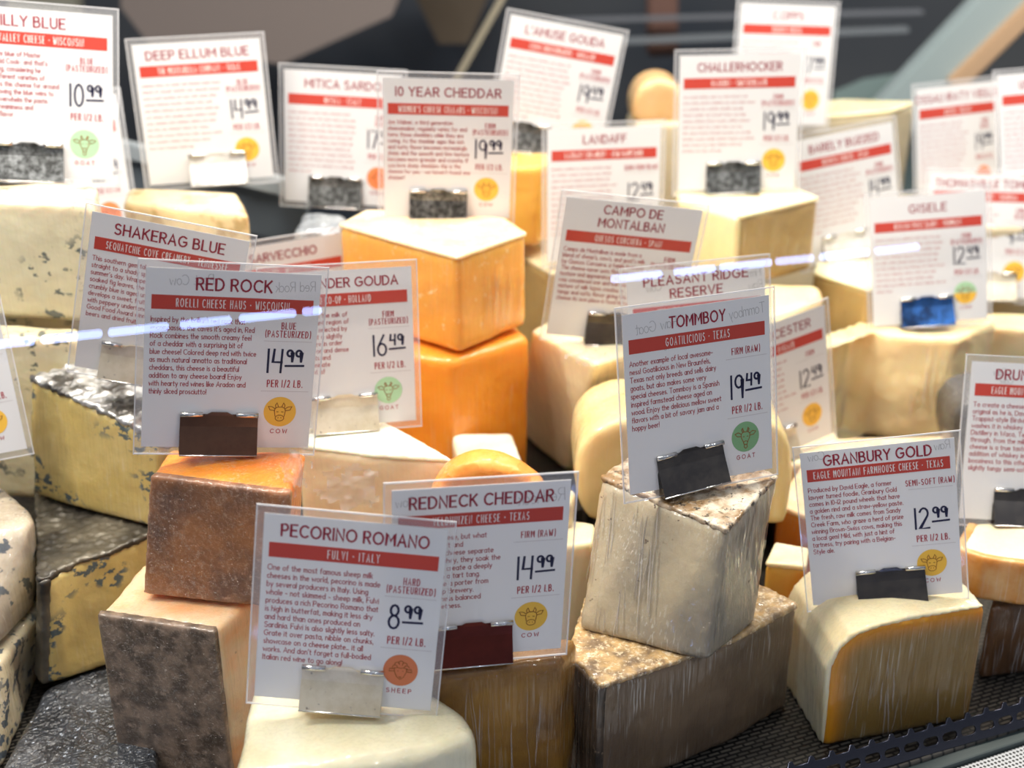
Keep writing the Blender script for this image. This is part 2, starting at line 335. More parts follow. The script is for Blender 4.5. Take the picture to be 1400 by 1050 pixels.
taupe_m = plain('taupe counter front', (.20, .165, .15), .6); rust = plain('brown post', (.12, .06, .045), .6)
green = plain('grey green enamel', (.27, .33, .34), .35); tanm = plain('tan wood edge', (.42, .28, .17), .5)
beam('trim_6', PT(120, 192, None, 1.22), PT(420, 262, None, 1.12), .016, .012, pale, None, None, 'structure')
beam('trim_7', PT(90, 222, None, 1.24), PT(420, 300, None, 1.14), .050, .010, plain('slate strip', (.10, .12, .14), .4), None, None, 'structure')
bm = loft([PT(x, y, None, 1.75) for x, y in ((165, -60), (570, -60), (535, 22), (385, 88), (205, 62), (165, 10))], [PT(x, y, None, 1.75) + Vector((0, .05, 0)) for x, y in ((165, -60), (570, -60), (535, 22), (385, 88), (205, 62), (165, 10))])
tag(bm_obj('counter_panel', bm, taupe_m), 'blurred taupe angled counter panel behind the case, upper left', 'panel')
beam('door_rail', PT(606, 140, None, 1.6), PT(702, -30, None, 1.6), .008, .01, plain('dull brass strip', (.30, .27, .20), .4), 'thin slanting pale metal strip in the dark upper centre', 'strip')
bm = loft([PT(x, y, None, 1.9) for x, y in ((540, -60), (690, -60), (640, 60), (600, 60))], [PT(x, y, None, 1.93) for x, y in ((540, -60), (690, -60), (640, 60), (600, 60))])
tag(bm_obj('brown_cabinet', bm, plain('dark brown cabinet', (.075, .055, .035), .6)), 'blurred dark brown cabinet behind the slanting strip, top centre', 'cabinet')
beam('enamel_beam', PT(1215, 165, None, 1.62), PT(1400, -30, None, 1.62), .062, .03, green, 'wide grey green diagonal beam at the upper right', 'beam')
beam('wooden_strip', PT(1302, 118, None, 1.60), PT(1440, -18, None, 1.60), .022, .02, tanm, 'tan diagonal strip along the right side of the grey green beam', 'strip')
beam('store_post', PT(905, 75, None, 1.85), PT(905, -60, None, 1.85), .042, .03, rust, 'blurred reddish brown upright post at the top, right of centre', 'post')
beam('store_shelf', PT(700, 62, None, 1.80), PT(1240, 40, None, 1.80), .007, .02, plain('shelf edge', (.16, .18, .20), .5), 'lower thin grey shelf edge crossing the dark upper background', 'shelf')
beam('store_shelf', PT(760, 28, None, 1.80), PT(1260, 16, None, 1.80), .005, .02, plain('shelf edge2', (.13, .14, .16), .5), 'upper thin grey shelf edge crossing the dark upper background', 'shelf')
bm = loft([PT(x, y, None, 1.7) for x, y in ((1130, 420), (1260, 420), (1260, 95), (1180, 108), (1140, 125))], [PT(x, y, None, 1.73) for x, y in ((1130, 420), (1260, 420), (1260, 95), (1180, 108), (1140, 125))])
tag(bm_obj('enamel_panel', bm, plain('teal grey enamel', (.16, .22, .22), .3)), 'small teal grey panel beneath the grey green diagonal beam', 'panel')
beam('paper_stack', PT(15, 2, None, 1.5), PT(110, 6, None, 1.5), .03, .03, plain('olive grey board', (.16, .16, .13), .6), 'blurred olive grey board above the tall goat blue card', 'board')

# ------------------------------------------------------------------ cheeses
def pts_of(lst, z):
    r = []
    for p in lst:
        if len(p) == 2: r.append(PT(p[0], p[1], z))
        elif len(p) == 3: r.append(PT(p[0], p[1], p[2]))
        else: r.append(PT(p[0], p[1], None, p[3]))
    return r
def ccw(top, bot):
    a = sum(top[i].x * top[(i + 1) % len(top)].y - top[(i + 1) % len(top)].x * top[i].y for i in range(len(top)))
    return (top, bot)
CN = [0]
def cheese(name, label, top, zt, zb, mat, bot=None, rind=None, sides=None, bev=.004, amp=.0012, vox=.0028, group=None, topslab=None, jag=0, th=.0022):
    """wedge or block: top outline at zt, bottom outline at zb; sides = ((edge indices), material) for side rinds; topslab = material of the top rind"""
    CN[0] += 1
    T = pts_of(top, zt)
    B = pts_of(bot, zb) if bot else [Vector((p.x, p.y, zb)) for p in T]
    c = sum(B, Vector()) / len(B)
    org = Vector((c.x, c.y, zb))
    if topslab or sides:
        root = empty(name, org)
        organic('paste', loft(T, B), mat, root, org, bev, vox, amp, seed=CN[0])
    else:
        root = organic(name, loft(T, B), mat, None, org, bev, vox, amp, seed=CN[0])
    tag(root, label, 'cheese', group)
    if topslab:
        g = sum(T, Vector()) / len(T); zz = Vector((0, 0, .0020)); dz = Vector((0, 0, -.0045))
        TT = [p + (p - g).normalized() * .0006 + zz for p in T]
        organic(topslab[1], loft(TT, [p + dz for p in TT]), topslab[0], root, org, .0012, .0018, .0005, seed=CN[0] + 50, jag=jag)
    if sides:
        for idx, sm, sn in sides:
            g = sum(T, Vector()) / len(T); n = len(T)
            ring = [i for i in idx] + [(idx[-1] + 1) % n]
            def offs(P, d):
                gg = sum(P, Vector()) / len(P); res = []
                for k_, i in enumerate(ring):
                    nn = Vector()
                    for j in (k_ - 1, k_):
                        if 0 <= j < len(ring) - 1:
                            e_ = P[ring[j + 1]] - P[ring[j]]; q_ = Vector((e_.y, -e_.x, 0)).normalized()
                            if q_.dot(P[ring[j]] - gg) < 0: q_ = -q_
                            nn += q_
                    res.append(P[i] + nn.normalized() * d)
                return res
            tt = offs(T, th) + offs(T, -.005)[::-1]; bb = offs(B, th) + offs(B, -.005)[::-1]
            tt = [p + Vector((0, 0, .0004)) for p in tt]; bb = [p + Vector((0, 0, .0006)) for p in bb]
            organic(sn, loft(tt, bb), sm, root, org, .0012, .002, .0006, seed=CN[0] + 80)
    return root
def profile(name, label, px, A, B_, ext, mat, bev=.004, amp=.001, Y=None, group=None, rind=None, zb=None):
    """cut face outline standing in the vertical plane through ground points A and B_, extruded by ext"""
    CN[0] += 1
    if Y is None: a, b = PT(A[0], A[1], 0), PT(B_[0], B_[1], 0)
    else: a, b = Vector((0, Y, 0)), Vector((1, Y, 0))
    n = (b - a).cross(Vector((0, 0, 1)))
    out = []
    for x, y in px:
        r = ray(x, y); t = n.dot(a - EYE) / n.dot(r); out.append(EYE + r * t)
    if zb is not None:
        for p in out: p.z = max(p.z, zb)
    e = Vector(ext)
    c = sum(out, Vector()) / len(out) + e * .5; org = Vector((c.x, c.y, min(p.z for p in out)))
    if rind:
        root = empty(name, org)
        organic('paste', loft(out, [p + e for p in out]), mat, root, org, bev, .0028, amp, seed=CN[0])
        idx, rm, th = rind
        pas = root.children[0].data; at = pas.attributes.new('rim_glow', 'FLOAT', 'POINT'); seg = [out[i] - org for i in idx]; ed = e.normalized()
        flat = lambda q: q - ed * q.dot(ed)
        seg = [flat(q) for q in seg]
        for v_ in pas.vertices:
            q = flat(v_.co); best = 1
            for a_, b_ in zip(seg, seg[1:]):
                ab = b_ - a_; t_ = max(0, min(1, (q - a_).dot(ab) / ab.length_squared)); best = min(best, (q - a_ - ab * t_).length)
            at.data[v_.index].value = math.exp(-(best / .0100) ** 2)  # painted edge light: full at the rind, fading inwards
        g = sum(out, Vector()) / len(out); ring = [out[i] for i in idx]
        o1 = [p + (p - g).normalized() * th for p in ring]; i1 = [p - (p - g).normalized() * .003 for p in reversed(ring)]
        fr = o1 + i1; e0 = e.normalized() * .0008
        organic('rind', loft([p + e0 for p in fr], [p + e + e0 for p in fr]), rm, root, org, .001, .0018, .0006, seed=CN[0] + 9)
    else:
        root = organic(name, loft(out, [p + e for p in out]), mat, None, org, bev, .0028, amp, seed=CN[0])
    return tag(root, label, 'cheese', group)

# left side
cheese('blue_cheese_block', 'white blue cheese block with grey veins under the tall goat card', [(-90, 270), (127, 279), (135, 252), (-60, 244)], .313, .2235, M['white_blue'])
cheese('blue_cheese_block', 'second white blue cheese block, directly beneath the block under the goat card', [(-90, 457), (106, 463), (110, 447), (-60, 440)], .222, .09, M['white_blue'])
cheese('blue_cheese_wedge', 'film-wrapped mottled blue cheese wedge at the left edge, upper of two', [(-160, 722), (30, 722), (52, 710), (44, 690), (0, 655), (-150, 640)], .128, .062, M['wrapped_rind'],
       bot=[(-160, 960), (-10, 897), (48, 834), (40, 800), (0, 770), (-150, 760)], bev=.008, amp=.002)
cheese('blue_cheese_wedge', 'ivory cheese wedge speckled with blue at the lower left corner, lower of two', [(-160, 960), (0, 902), (54, 838), (52, 818), (0, 780), (-150, 770)], .061, 0, M['ivory_spotted'],
       bot=[(-160, 1160), (8, 1050), (54, 925), (50, 890), (0, 860), (-150, 860)], bev=.005, amp=.002)
cheese('foil_topped_blue_cheese', 'yellow blue cheese wedge with blue clusters and crinkled silver foil top', 
       [(38, 518, 0, .822), (100, 545, 0, .80), (180, 580, 0, .776), (222, 612, 0, .765), (330, 590, 0, .83), (300, 505, .19), (190, 492, .2), (100, 500, .2)], .2, .108, M['yellow_blue'],
       bot=[(44, 678), (108, 698), (175, 714), (215, 726), (330, 690), (300, 640), (190, 620), (100, 630)], topslab=(M['foil'], 'foil_top'), jag=.0022, bev=.003)
cheese('foil_topped_blue_cheese', 'lower yellow blue cheese wedge with dull dark foil, under the silver-topped wedge',
       [(52, 796), (70, 790), (110, 768), (150, 757), (200, 735), (260, 712), (270, 690), (150, 655), (48, 665)], .104, .021, M['yellow_blue'],
       bot=[(50, 920), (62, 938), (100, 927), (145, 912), (200, 893), (270, 870), (280, 850), (160, 800), (50, 820)], topslab=(M['foil_dark'], 'foil_top'), sides=[((0,), M['foil_dark'], 'foil_side')], jag=.0018, bev=.003)
cheese('black_waxed_cheese', 'flat black waxed cheese with white flecks in the lower left corner', [(62, 940), (150, 902), (215, 925), (215, 1120), (-60, 1120), (0, 1052)], .0195, 0.0, M['black_wax'], bev=.003, amp=.002)
cheese('orange_cheese_block', 'orange block with brown front rind, under the brown-clipped card', [(207, 648), (397, 673), (420, 616), (232, 610)], .2, .119, M['orange'],
       bot=[(197, 812), (388, 832), (405, 778), (215, 765)], sides=[((0,), M['brown_rind'], 'rind')], bev=.003)
cheese('grey_rinded_wedge', 'tall wedge with mottled grey-brown front rind and pale peach side, lower left of centre', [(133, 838), (296, 862), (347, 822), (400, 790), (198, 768)], .116, 0, M['peach'],
       sides=[((0,), M['grey_rind'], 'rind')], bev=.004, amp=.0018)
cheese('mottled_cream_block', 'cream cheese block with tan mottling behind the tilted blue cheese card, rear left', [(168, 276), (250, 284), (341, 293), (325, 262), (175, 256)], .28, .061, M['veined_tan'])
# centre
cheese('white_hard_cheese', 'white hard cheese block in the front, holding the sheep card', [(315, 1066), (480, 1048), (600, 1026), (657, 1004), (640, 970), (575, 925), (345, 925)], .09, 0, M['pecorino'], bev=.009, amp=.0016)
cheese('golden_brown_cheese', 'golden brown film-wrapped cheese beside the white hard cheese, bottom centre', [(560, 924), (768, 905), (792, 866), (600, 878)], .105, 0, M['brown_gold'], bev=.006)
cheese('natural_rind_wedge', 'ivory wedge with brown natural rind on top, upper one right of centre', [(820, 655), (905, 690), (993, 727), (1064, 652), (1000, 628), (860, 628)], .17, .085, M['tomm_paste'],
       bot=[(790, 862), (880, 886), (967, 907), (1032, 852), (985, 815), (840, 805)], topslab=(M['tomm_rind'], 'rind'), jag=.0012, bev=.003)
cheese('natural_rind_wedge', 'large taupe wrapped wedge with tan mottled rind, lower one right of centre', [(776, 893), (823, 940), (925, 906), (1000, 878), (1091, 828), (1060, 812), (1000, 785), (800, 820)], .083, 0, M['taupe'],
       topslab=(M['tan_rind'], 'rind'), sides=[((0,), M['dark_rind'], 'side_rind')], jag=.001, bev=.003)
profile('yellow_cheese_half', 'butter yellow rounded cheese behind the grey goat card', [(806, 716), (790, 690), (785, 650), (790, 615), (808, 590), (840, 575), (900, 570), (1040, 572), (1068, 583), (1083, 610), (1086, 660), (1075, 720)],
        None, None, (0, .075, 0), M['yellow'], bev=.006, Y=.80)
cheese('cream_cheese_piece', 'small cream piece just left of the natural rind wedge', [(762, 748), (812, 742), (816, 714), (770, 708)], .11, 0, M['cream_light'], bev=.003)
cheese('yellow_cheese_block', 'yellow block showing past the right side of the centre front cow card', [(720, 690), (783, 688), (788, 668), (725, 664)], .13, 0, M['yellow'], bev=.003)
cheese('cream_wedge', 'large cream wedge with film-wrapped point below the two-line titled card', [(724, 451), (783, 481), (816, 499), (850, 488), (900, 470), (880, 440), (760, 430)], .19, .062, M['cream_light'],
       bot=[(703, 587), (745, 622), (770, 645), (850, 640), (900, 615), (880, 590), (760, 575)], bev=.004)
cheese('yellow_cream_block', 'yellow-tan block with pale top seen between orange cheddar and the cream wedge', [(708, 348), (750, 374), (800, 380), (880, 352), (800, 328), (712, 331)], .2, .061, M['tan_face'], topslab=(M['gold_rind'], 'rind'))
cheese('golden_cheese_block', 'golden block right behind the ten year card, upper of two', [(660, 228), (735, 228), (765, 214), (755, 203), (670, 203)], .287, .216, M['gold'])
cheese('golden_cheese_block', 'golden block right behind the ten year card, lower of two', [(660, 308), (738, 308), (770, 292), (760, 282), (670, 282)], .214, .061, M['gold'])
cheese('cheddar_block', 'big orange cheddar block with frosted pale top under the ten year card', [(463, 308), (540, 330), (625, 353), (720, 320), (690, 300), (600, 290), (500, 290)], .27, .195, M['cheddar'], topslab=(M['peach_top'], 'dry_top'), bev=.005)
cheese('cheddar_block', 'deep orange cheddar block beneath the frosted cheddar block', [(470, 470), (618, 493), (724, 460), (700, 435), (500, 430)], .192, .061, M['cheddar_deep'], bev=.005)
cheese('silver_wrapped_cheese', 'cheese in crinkled silver wrap beside the orange cheddar, rear left of centre', [(400, 313), (465, 315), (478, 292), (412, 288)], .254, .061, M['silver'], bev=.006, amp=.003)
cheese('pale_cream_wedge', 'pale pinkish cream wedge with white top under the 16.49 goat card', [(405, 610), (500, 622), (619, 630), (560, 597), (520, 577), (430, 570)], .16, 0, M['gouda'], bev=.004, topslab=(M['white_block'], 'pale_top'))
cheese('white_cheese_block', 'small white block between the pale wedge and the cream wedge', [(625, 640), (718, 637), (702, 588), (617, 590)], .13, 0, M['white_block'], bev=.004)
profile('orange_cheese_mound', 'rounded orange cheese in shiny film peeking over the centre front cow card', [(570, 760), (582, 700), (594, 668), (614, 646), (643, 631), (680, 633), (715, 648), (745, 672), (752, 705), (755, 760)],
        None, None, (0, .024, 0), M['mound'], bev=.007, Y=.735, amp=.002)
# right side
gp = [(1125, 1022), (1133, 915), (1146, 889), (1168, 869), (1200, 857), (1240, 847), (1300, 837), (1350, 829), (1338, 905), (1326, 986)]
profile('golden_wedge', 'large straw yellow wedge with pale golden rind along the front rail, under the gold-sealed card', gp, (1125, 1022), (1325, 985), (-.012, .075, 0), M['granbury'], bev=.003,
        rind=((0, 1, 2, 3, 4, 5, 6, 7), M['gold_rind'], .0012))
cheese('amber_cheese_block', 'dark amber wrapped block at the right edge above the front rail', [(1352, 832), (1480, 814), (1480, 780), (1365, 790)], .062, 0, M['amber'], bev=.004)
cheese('washed_rind_cheese', 'cream-topped cheese with washed orange rind at the right edge', [(1310, 748), (1345, 760), (1400, 768), (1480, 770), (1480, 720), (1400, 712), (1330, 714)], .099, .065, M['cream_light'],
       sides=[((6, 0, 1, 2), M['orange_rind'], 'rind')], bev=.004, th=.003)
cheese('orange_cheese_wedge', 'orange wrapped wedge with pale top behind the gold-sealed front card', [(1060, 692), (1122, 716), (1310, 645), (1300, 598), (1120, 603)], .09, 0, M['orange'], topslab=(M['peach_top'], 'dry_top'), bev=.004)
cheese('yellow_cheese_chunk', 'small yellow chunk with pale top between the taupe wedge and golden wedge', [(1046, 772), (1102, 777), (1106, 752), (1060, 744)], .085, 0, M['gold'], topslab=(M['gold_rind'], 'rind'), bev=.003)
cheese('tan_wedge', 'tan-faced wedge with bright white top, rear right of centre', [(932, 276), (1010, 298), (1120, 272), (1090, 260), (1000, 252), (925, 260)], .26, .197, M['tan_face'], topslab=(M['cream_light'], 'pale_top'), sides=[((5, 0), M['cream'], 'side_face')])
cheese('rimmed_cheese', 'cream cheese with rolled film rim beneath the tan-faced wedge', [(960, 430), (1060, 436), (1128, 404), (1122, 388), (1010, 382), (960, 390)], .195, .061, M['cream'], bev=.008)
profile('round_top_cheese', 'tan orange cheese with a rounded top standing at the rear, right of centre', [(864, 168), (865, 138), (876, 117), (898, 107), (922, 112), (938, 130), (944, 168)], None, None, (0, .06, 0), M['tan_orange'], Y=1.25, bev=.006)
profile('tall_beige_cheese', 'tall beige cheese beneath the round-topped tan cheese at the rear', [(860, 330), (861, 195), (868, 170), (946, 166), (975, 330)], None, None, (0, .07, 0), M['beige_wall'], Y=1.24, bev=.004)
cheese('rear_cream_block', 'large cream block at the rear right with a sharp upright corner', [(990, 172), (1100, 164), (1221, 152), (1252, 141), (1150, 138), (1000, 150)], .284, .061, M['beige_wall'], topslab=(M['cream_light'], 'rind'))
cheese('tan_wedge_piece', 'tan wedge with bright cream top left of the blue-clipped card', [(1112, 374), (1188, 398), (1262, 385), (1240, 345), (1125, 343)], .19, .061, M['tan_face'], topslab=(M['cream_light'], 'pale_top'), bev=.003)
cheese('cheese_wheel_piece', 'broad cream wheel piece with rounded edges under the blue-clipped card', [(1125, 472), (1136, 456), (1165, 447), (1200, 455), (1240, 460), (1310, 465), (1362, 441), (1330, 426), (1180, 434)], .16, .062, M['cream'], bev=.006, amp=.003)
cheese('butter_block', 'pale yellow block at the right frame edge behind the broad wheel piece', [(1345, 447), (1480, 452), (1480, 425), (1345, 428)], .15, .061, M['cream'])
profile('black_rind_cheese', 'black-rinded round cheese half hidden behind the rightmost front card', [(1312, 640), (1301, 600), (1304, 568), (1320, 549), (1350, 540), (1420, 540), (1440, 640)], None, None, (0, .05, 0), M['black_rind'], Y=.89, bev=.006)
# supports that barely show
def crumple(parent, px, Y, size, seed, sy=1.0):
    """loose crinkle of cling film standing proud of a face"""
    c = PT(px[0], px[1], None, Y); bm = bmesh.new(); n = 22; V = {}
    for i in range(n + 1):
        for j in range(n + 1):
            a, b = (i / n - .5), (j / n - .5); r = math.hypot(a, b) * 2
            if r > .75 + .9 * noise.noise(Vector((a * 5, b * 5, seed))): continue
            q = noise.noise(Vector((a * 7, b * 7, seed))) + .6 * noise.noise(Vector((a * 13, b * 13, seed + 4)))
            V[i, j] = bm.verts.new((a * size, -abs(q) * .006, b * size * sy + .002 * q))
    for i in range(n):
        for j in range(n):
            k = [(i, j), (i + 1, j), (i + 1, j + 1), (i, j + 1)]
            if all(q in V for q in k): bm.faces.new([V[q] for q in k])
    for v in [v for v in bm.verts if not v.link_faces]: bm.verts.remove(v)
    o = bm_obj('film_crinkle', bm, M['film'], parent, smooth=True); o.location = c - parent.location
    return o
for _n, _px, _Y, _s, _sy in (('pale_cream_wedge', (478, 665), .765, .055, .8), ('orange_cheese_block', (405, 640), .668, .022, 1.6), ('cream_wedge', (800, 487), .862, .03, .5)):
    crumple(bpy.data.objects[_n], _px, _Y, _s, hash(_px) % 17, _sy)
def folds(name, quad, n, seed, lo=0.0, hi=1.0):
    """fine gathered pleats of cling film running down a face"""
    rnd = random.Random(seed); parent = bpy.data.objects[name]; bm = bmesh.new()
    a, b, c, d = quad
    for _ in range(n):
        t0 = rnd.uniform(lo, hi); t1 = t0 + rnd.uniform(-.06, .10); s0 = rnd.uniform(0, .55); s1 = min(1, s0 + rnd.uniform(.25, .75)); w_ = rnd.uniform(.00022, .0006); prev = None
        for k_ in range(7):
            f = s0 + (s1 - s0) * k_ / 6; t = t0 + (t1 - t0) * f + 0.002 * math.sin(k_ * 1.7 + t0 * 40)
            p = a.lerp(b, t).lerp(c.lerp(d, t), f); e_ = (b - a).normalized(); out_ = (EYE - p).normalized(); ww = w_ * (1 - abs(k_ / 3 - 1) ** 3 * .8)
            q = [bm.verts.new(p + out_ * .0012 - e_ * ww), bm.verts.new(p + out_ * .0022), bm.verts.new(p + out_ * .0012 + e_ * ww)]
            if prev: bm.faces.new((prev[0], prev[1], q[1], q[0])); bm.faces.new((prev[1], prev[2], q[2], q[1]))
            prev = q
    for v in bm.verts: v.co -= parent.location
    me = bpy.data.meshes.new('film_pleats'); bm.to_mesh(me); bm.free()
    tag(link('film_pleats', me, M['fold'], parent), kind='stuff')
def q4(t0, t1, zt, b0, b1, zb):
    a, b = PT(*t0, zt), PT(*t1, zt)
    c = PT(*b0, zb) if b0 else Vector((a.x, a.y, zb)); d = PT(*b1, zb) if b1 else Vector((b.x, b.y, zb))
    return a, b, c, d
folds('natural_rind_wedge', q4((993, 727), (1064, 652), .17, (967, 907), (1032, 852), .085), 46, 1, .04, .92)
folds('natural_rind_wedge', q4((820, 655), (993, 727), .17, (790, 862), (967, 907), .085), 26, 2, .03, .5)
folds('natural_rind_wedge.001', q4((823, 940), (1091, 828), .083, None, None, .0), 16, 3, .05, .6)
_a, _b = PT(1125, 1022, 0), PT(1325, 985, 0)
folds('golden_wedge', (_a + Vector((0, 0, .06)), _b + Vector((0, 0, .075)), _a, _b), 16, 4, .1, .95)
folds('amber_cheese_block', q4((1352, 832), (1480, 814), .062, None, None, 0), 16, 5, .0, .6)
folds('orange_cheese_block', q4((397, 673), (420, 616), .2, (388, 832), (405, 778), .119), 12, 6, .1, .9)
folds('cheddar_block', q4((625, 353), (720, 320), .27, None, None, .2), 10, 7, .4, .95)
folds('golden_brown_cheese', q4((560, 924), (768, 905), .105, None, None, 0), 18, 8, .2, .95)
folds('cream_wedge', q4((816, 499), (850, 488), .19, (770, 645), (850, 640), .062), 8, 9, .1, .9)
folds('cheese_wheel_piece', q4((1200, 457), (1310, 466), .16, None, None, .07), 8, 10, .3, .95)
def block(name, label, x0, x1, y0, y1, zt, zb, mat):
    T = [Vector(p) for p in ((x0, y0, zt), (x1, y0, zt), (x1, y1, zt), (x0, y1, zt))]
    B = [Vector((p.x, p.y, zb)) for p in T]; org = Vector(((x0 + x1) / 2, (y0 + y1) / 2, zb))
    tag(organic(name, loft(T, B), mat, None, org, .004, .004, .001, seed=x0), label, 'cheese')
block('cream_block', 'cream block hidden behind the 16.49 goat card', -.22, -.13, .93, 1.0, .143, .061, M['cream'])
block('rear_blue_block', 'ivory block behind the two stacked white blue cheese blocks', -.40, -.29, .90, .98, .252, .061, M['white_blue'])
block('rear_right_block', 'cream block under the pair of cards at the far right rear', .38, .58, 1.13, 1.24, .216, .061, M['beige_wall'])
block('low_cream_block', 'low cream block under the slanted card behind the grey goat card', .17, .27, .90, .96, .092, .061, M['cream_light'])

# ------------------------------------------------------------------ lettering: a single-line stroke alphabet
G = {}
def defg(s):
    for line in s.strip().split('\n'):
        ch, spec = line[0], line[2:]
        strokes = []
        for st in spec.split(';'):
            pts = []
            for tok in st.split():
                if tok[0] == '@':
                    cx, cy, rx, ry, a0, a1 = map(float, tok[1:].split(','))
                    k = max(3, int(abs(a1 - a0) / 30))
                    pts += [(cx + rx * math.cos(R(a0 + (a1 - a0) * i / k)), cy + ry * math.sin(R(a0 + (a1 - a0) * i / k))) for i in range(k + 1)]
                else: pts.append(tuple(map(float, tok.split(','))))
            strokes.append(pts)
        G[ch] = (max(p[0] for s_ in strokes for p in s_), strokes)
defg('''
A 0,0 .37,1 .74,0;.12,.33 .62,.33
B 0,0 0,1 .3,1 @.3,.77,.24,.23,90,-90 0,.54;.3,.54 @.33,.27,.29,.27,90,-90 0,0
C @.44,.5,.44,.5,48,312
D 0,0 0,1 .25,1 @.25,.5,.46,.5,90,-90 0,0
E .56,1 0,1 0,0 .56,0;0,.52 .48,.52
F .54,1 0,1 0,0;0,.52 .46,.52
G @.44,.5,.44,.5,48,335 .84,.46 .52,.46
H 0,0 0,1;.66,0 .66,1;0,.52 .66,.52
I 0,0 0,1
J .42,1 .42,.25 @.21,.25,.21,.25,0,-170
K 0,0 0,1;.58,1 0,.42;.2,.6 .62,0
L 0,1 0,0 .52,0
M 0,0 .06,1 .42,.35 .78,1 .84,0
N 0,0 0,1 .66,0 .66,1
O @.46,.5,.46,.5,90,450
P 0,0 0,1 .32,1 @.32,.73,.27,.27,90,-90 0,.46
Q @.46,.5,.46,.5,90,450;.6,.25 .9,-.05
R 0,0 0,1 .32,1 @.32,.74,.26,.26,90,-90 0,.48;.3,.48 .6,0
S @.3,.75,.26,.25,35,270 @.3,.26,.3,.26,75,-145
T 0,1 .66,1;.33,1 .33,0
U 0,1 0,.32 @.32,.32,.32,.32,180,360 .64,1
V 0,1 .36,0 .72,1
W 0,1 .26,0 .5,.8 .74,0 1,1
X 0,0 .64,1;0,1 .64,0
Y 0,1 .33,.48 .66,1;.33,.48 .33,0
Z 0,1 .6,1 0,0 .62,0
a @.25,.31,.25,.31,0,360;.5,.62 .5,0
b 0,1 0,0;@.25,.31,.25,.31,0,360
c @.26,.31,.26,.31,50,310
d .5,1 .5,0;@.25,.31,.25,.31,0,360
e .02,.33 .5,.33 @.26,.31,.25,.31,5,310
f .34,.96 @.26,.82,.14,.16,70,180 .12,0;0,.6 .32,.6
g @.25,.31,.25,.31,0,360;.5,.62 .5,-.1 @.27,-.1,.23,.2,0,-150
h 0,1 0,0;0,.36 @.22,.38,.22,.24,180,0 .44,0
i 0,.62 0,0;0,.84 0,.88
j .16,.62 .16,-.12 @.04,-.12,.12,.16,0,-110;.16,.84 .16,.88
k 0,1 0,0;.4,.62 0,.24;.14,.38 .42,0
l 0,1 0,0
m 0,.62 0,0;0,.4 @.17,.42,.17,.2,180,0 .34,0;.34,.4 @.51,.42,.17,.2,180,0 .68,0
n 0,.62 0,0;0,.36 @.22,.38,.22,.24,180,0 .44,0
o @.27,.31,.27,.31,90,450
p 0,.62 0,-.3;@.25,.31,.25,.31,0,360
q .5,.62 .5,-.3;@.25,.31,.25,.31,0,360
r 0,.62 0,0;0,.36 @.18,.4,.18,.22,180,60
s @.19,.46,.16,.16,45,270 @.19,.15,.19,.15,80,-145
t .14,.9 .14,.1 @.24,.1,.1,.1,180,300;0,.62 .32,.62
u 0,.62 0,.24 @.22,.24,.22,.24,180,360 .44,.62;.44,.3 .44,0
v 0,.62 .23,0 .46,.62
w 0,.62 .18,0 .36,.5 .54,0 .72,.62
x 0,0 .42,.62;0,.62 .42,0
y 0,.62 .24,.04;.48,.62 .14,-.3
z 0,.62 .4,.62 0,0 .42,0
0 @.26,.5,.26,.5,90,450
1 0,1 0,0
2 @.26,.74,.25,.26,160,-30 0,0 .56,0
3 @.24,.76,.22,.24,140,-80;@.24,.27,.26,.27,85,-150
4 .06,1 0,.45 .5,.45;.5,1 .46,0
5 .5,1 .06,1 .02,.58 @.22,.32,.26,.3,130,-150
6 .4,1 @.3,.3,.3,.32,150,180 @.27,.29,.27,.29,180,540
7 0,1 .5,1 .16,0
8 @.26,.76,.2,.22,270,-90;@.26,.27,.26,.27,90,450
9 @.24,.72,.24,.27,20,380 .46,0
. 0,0 0,.05
, .06,.06 0,-.14
' .04,1 0,.8
- 0,.36 .34,.36
! 0,1 0,.3;0,0 0,.06
( @.3,.5,.26,.68,120,240
) @-.04,.5,.26,.68,60,-60
/ 0,-.05 .4,1.05
* 0,.46 0,.54 .08,.54 .08,.46 0,.46
''')
def text_strokes(s, h, xs=1.0, track=.24, space=.42):
    out, x = [], 0.0
    for ch in s:
        if ch == ' ': x += space; continue
        w_, st = G.get(ch, (.3, []))
        for pl in st: out.append([((x + px) * h * xs, py * h) for px, py in pl])
        x += w_ + track / (1 if xs > .7 else .75)
    return out, (x - track) * h * xs
def shift(st, dx, dy, ang=0):
    c, s = math.cos(ang), math.sin(ang)
    return [[(x * c - y * s + dx, x * s + y * c + dy) for x, y in pl] for pl in st]
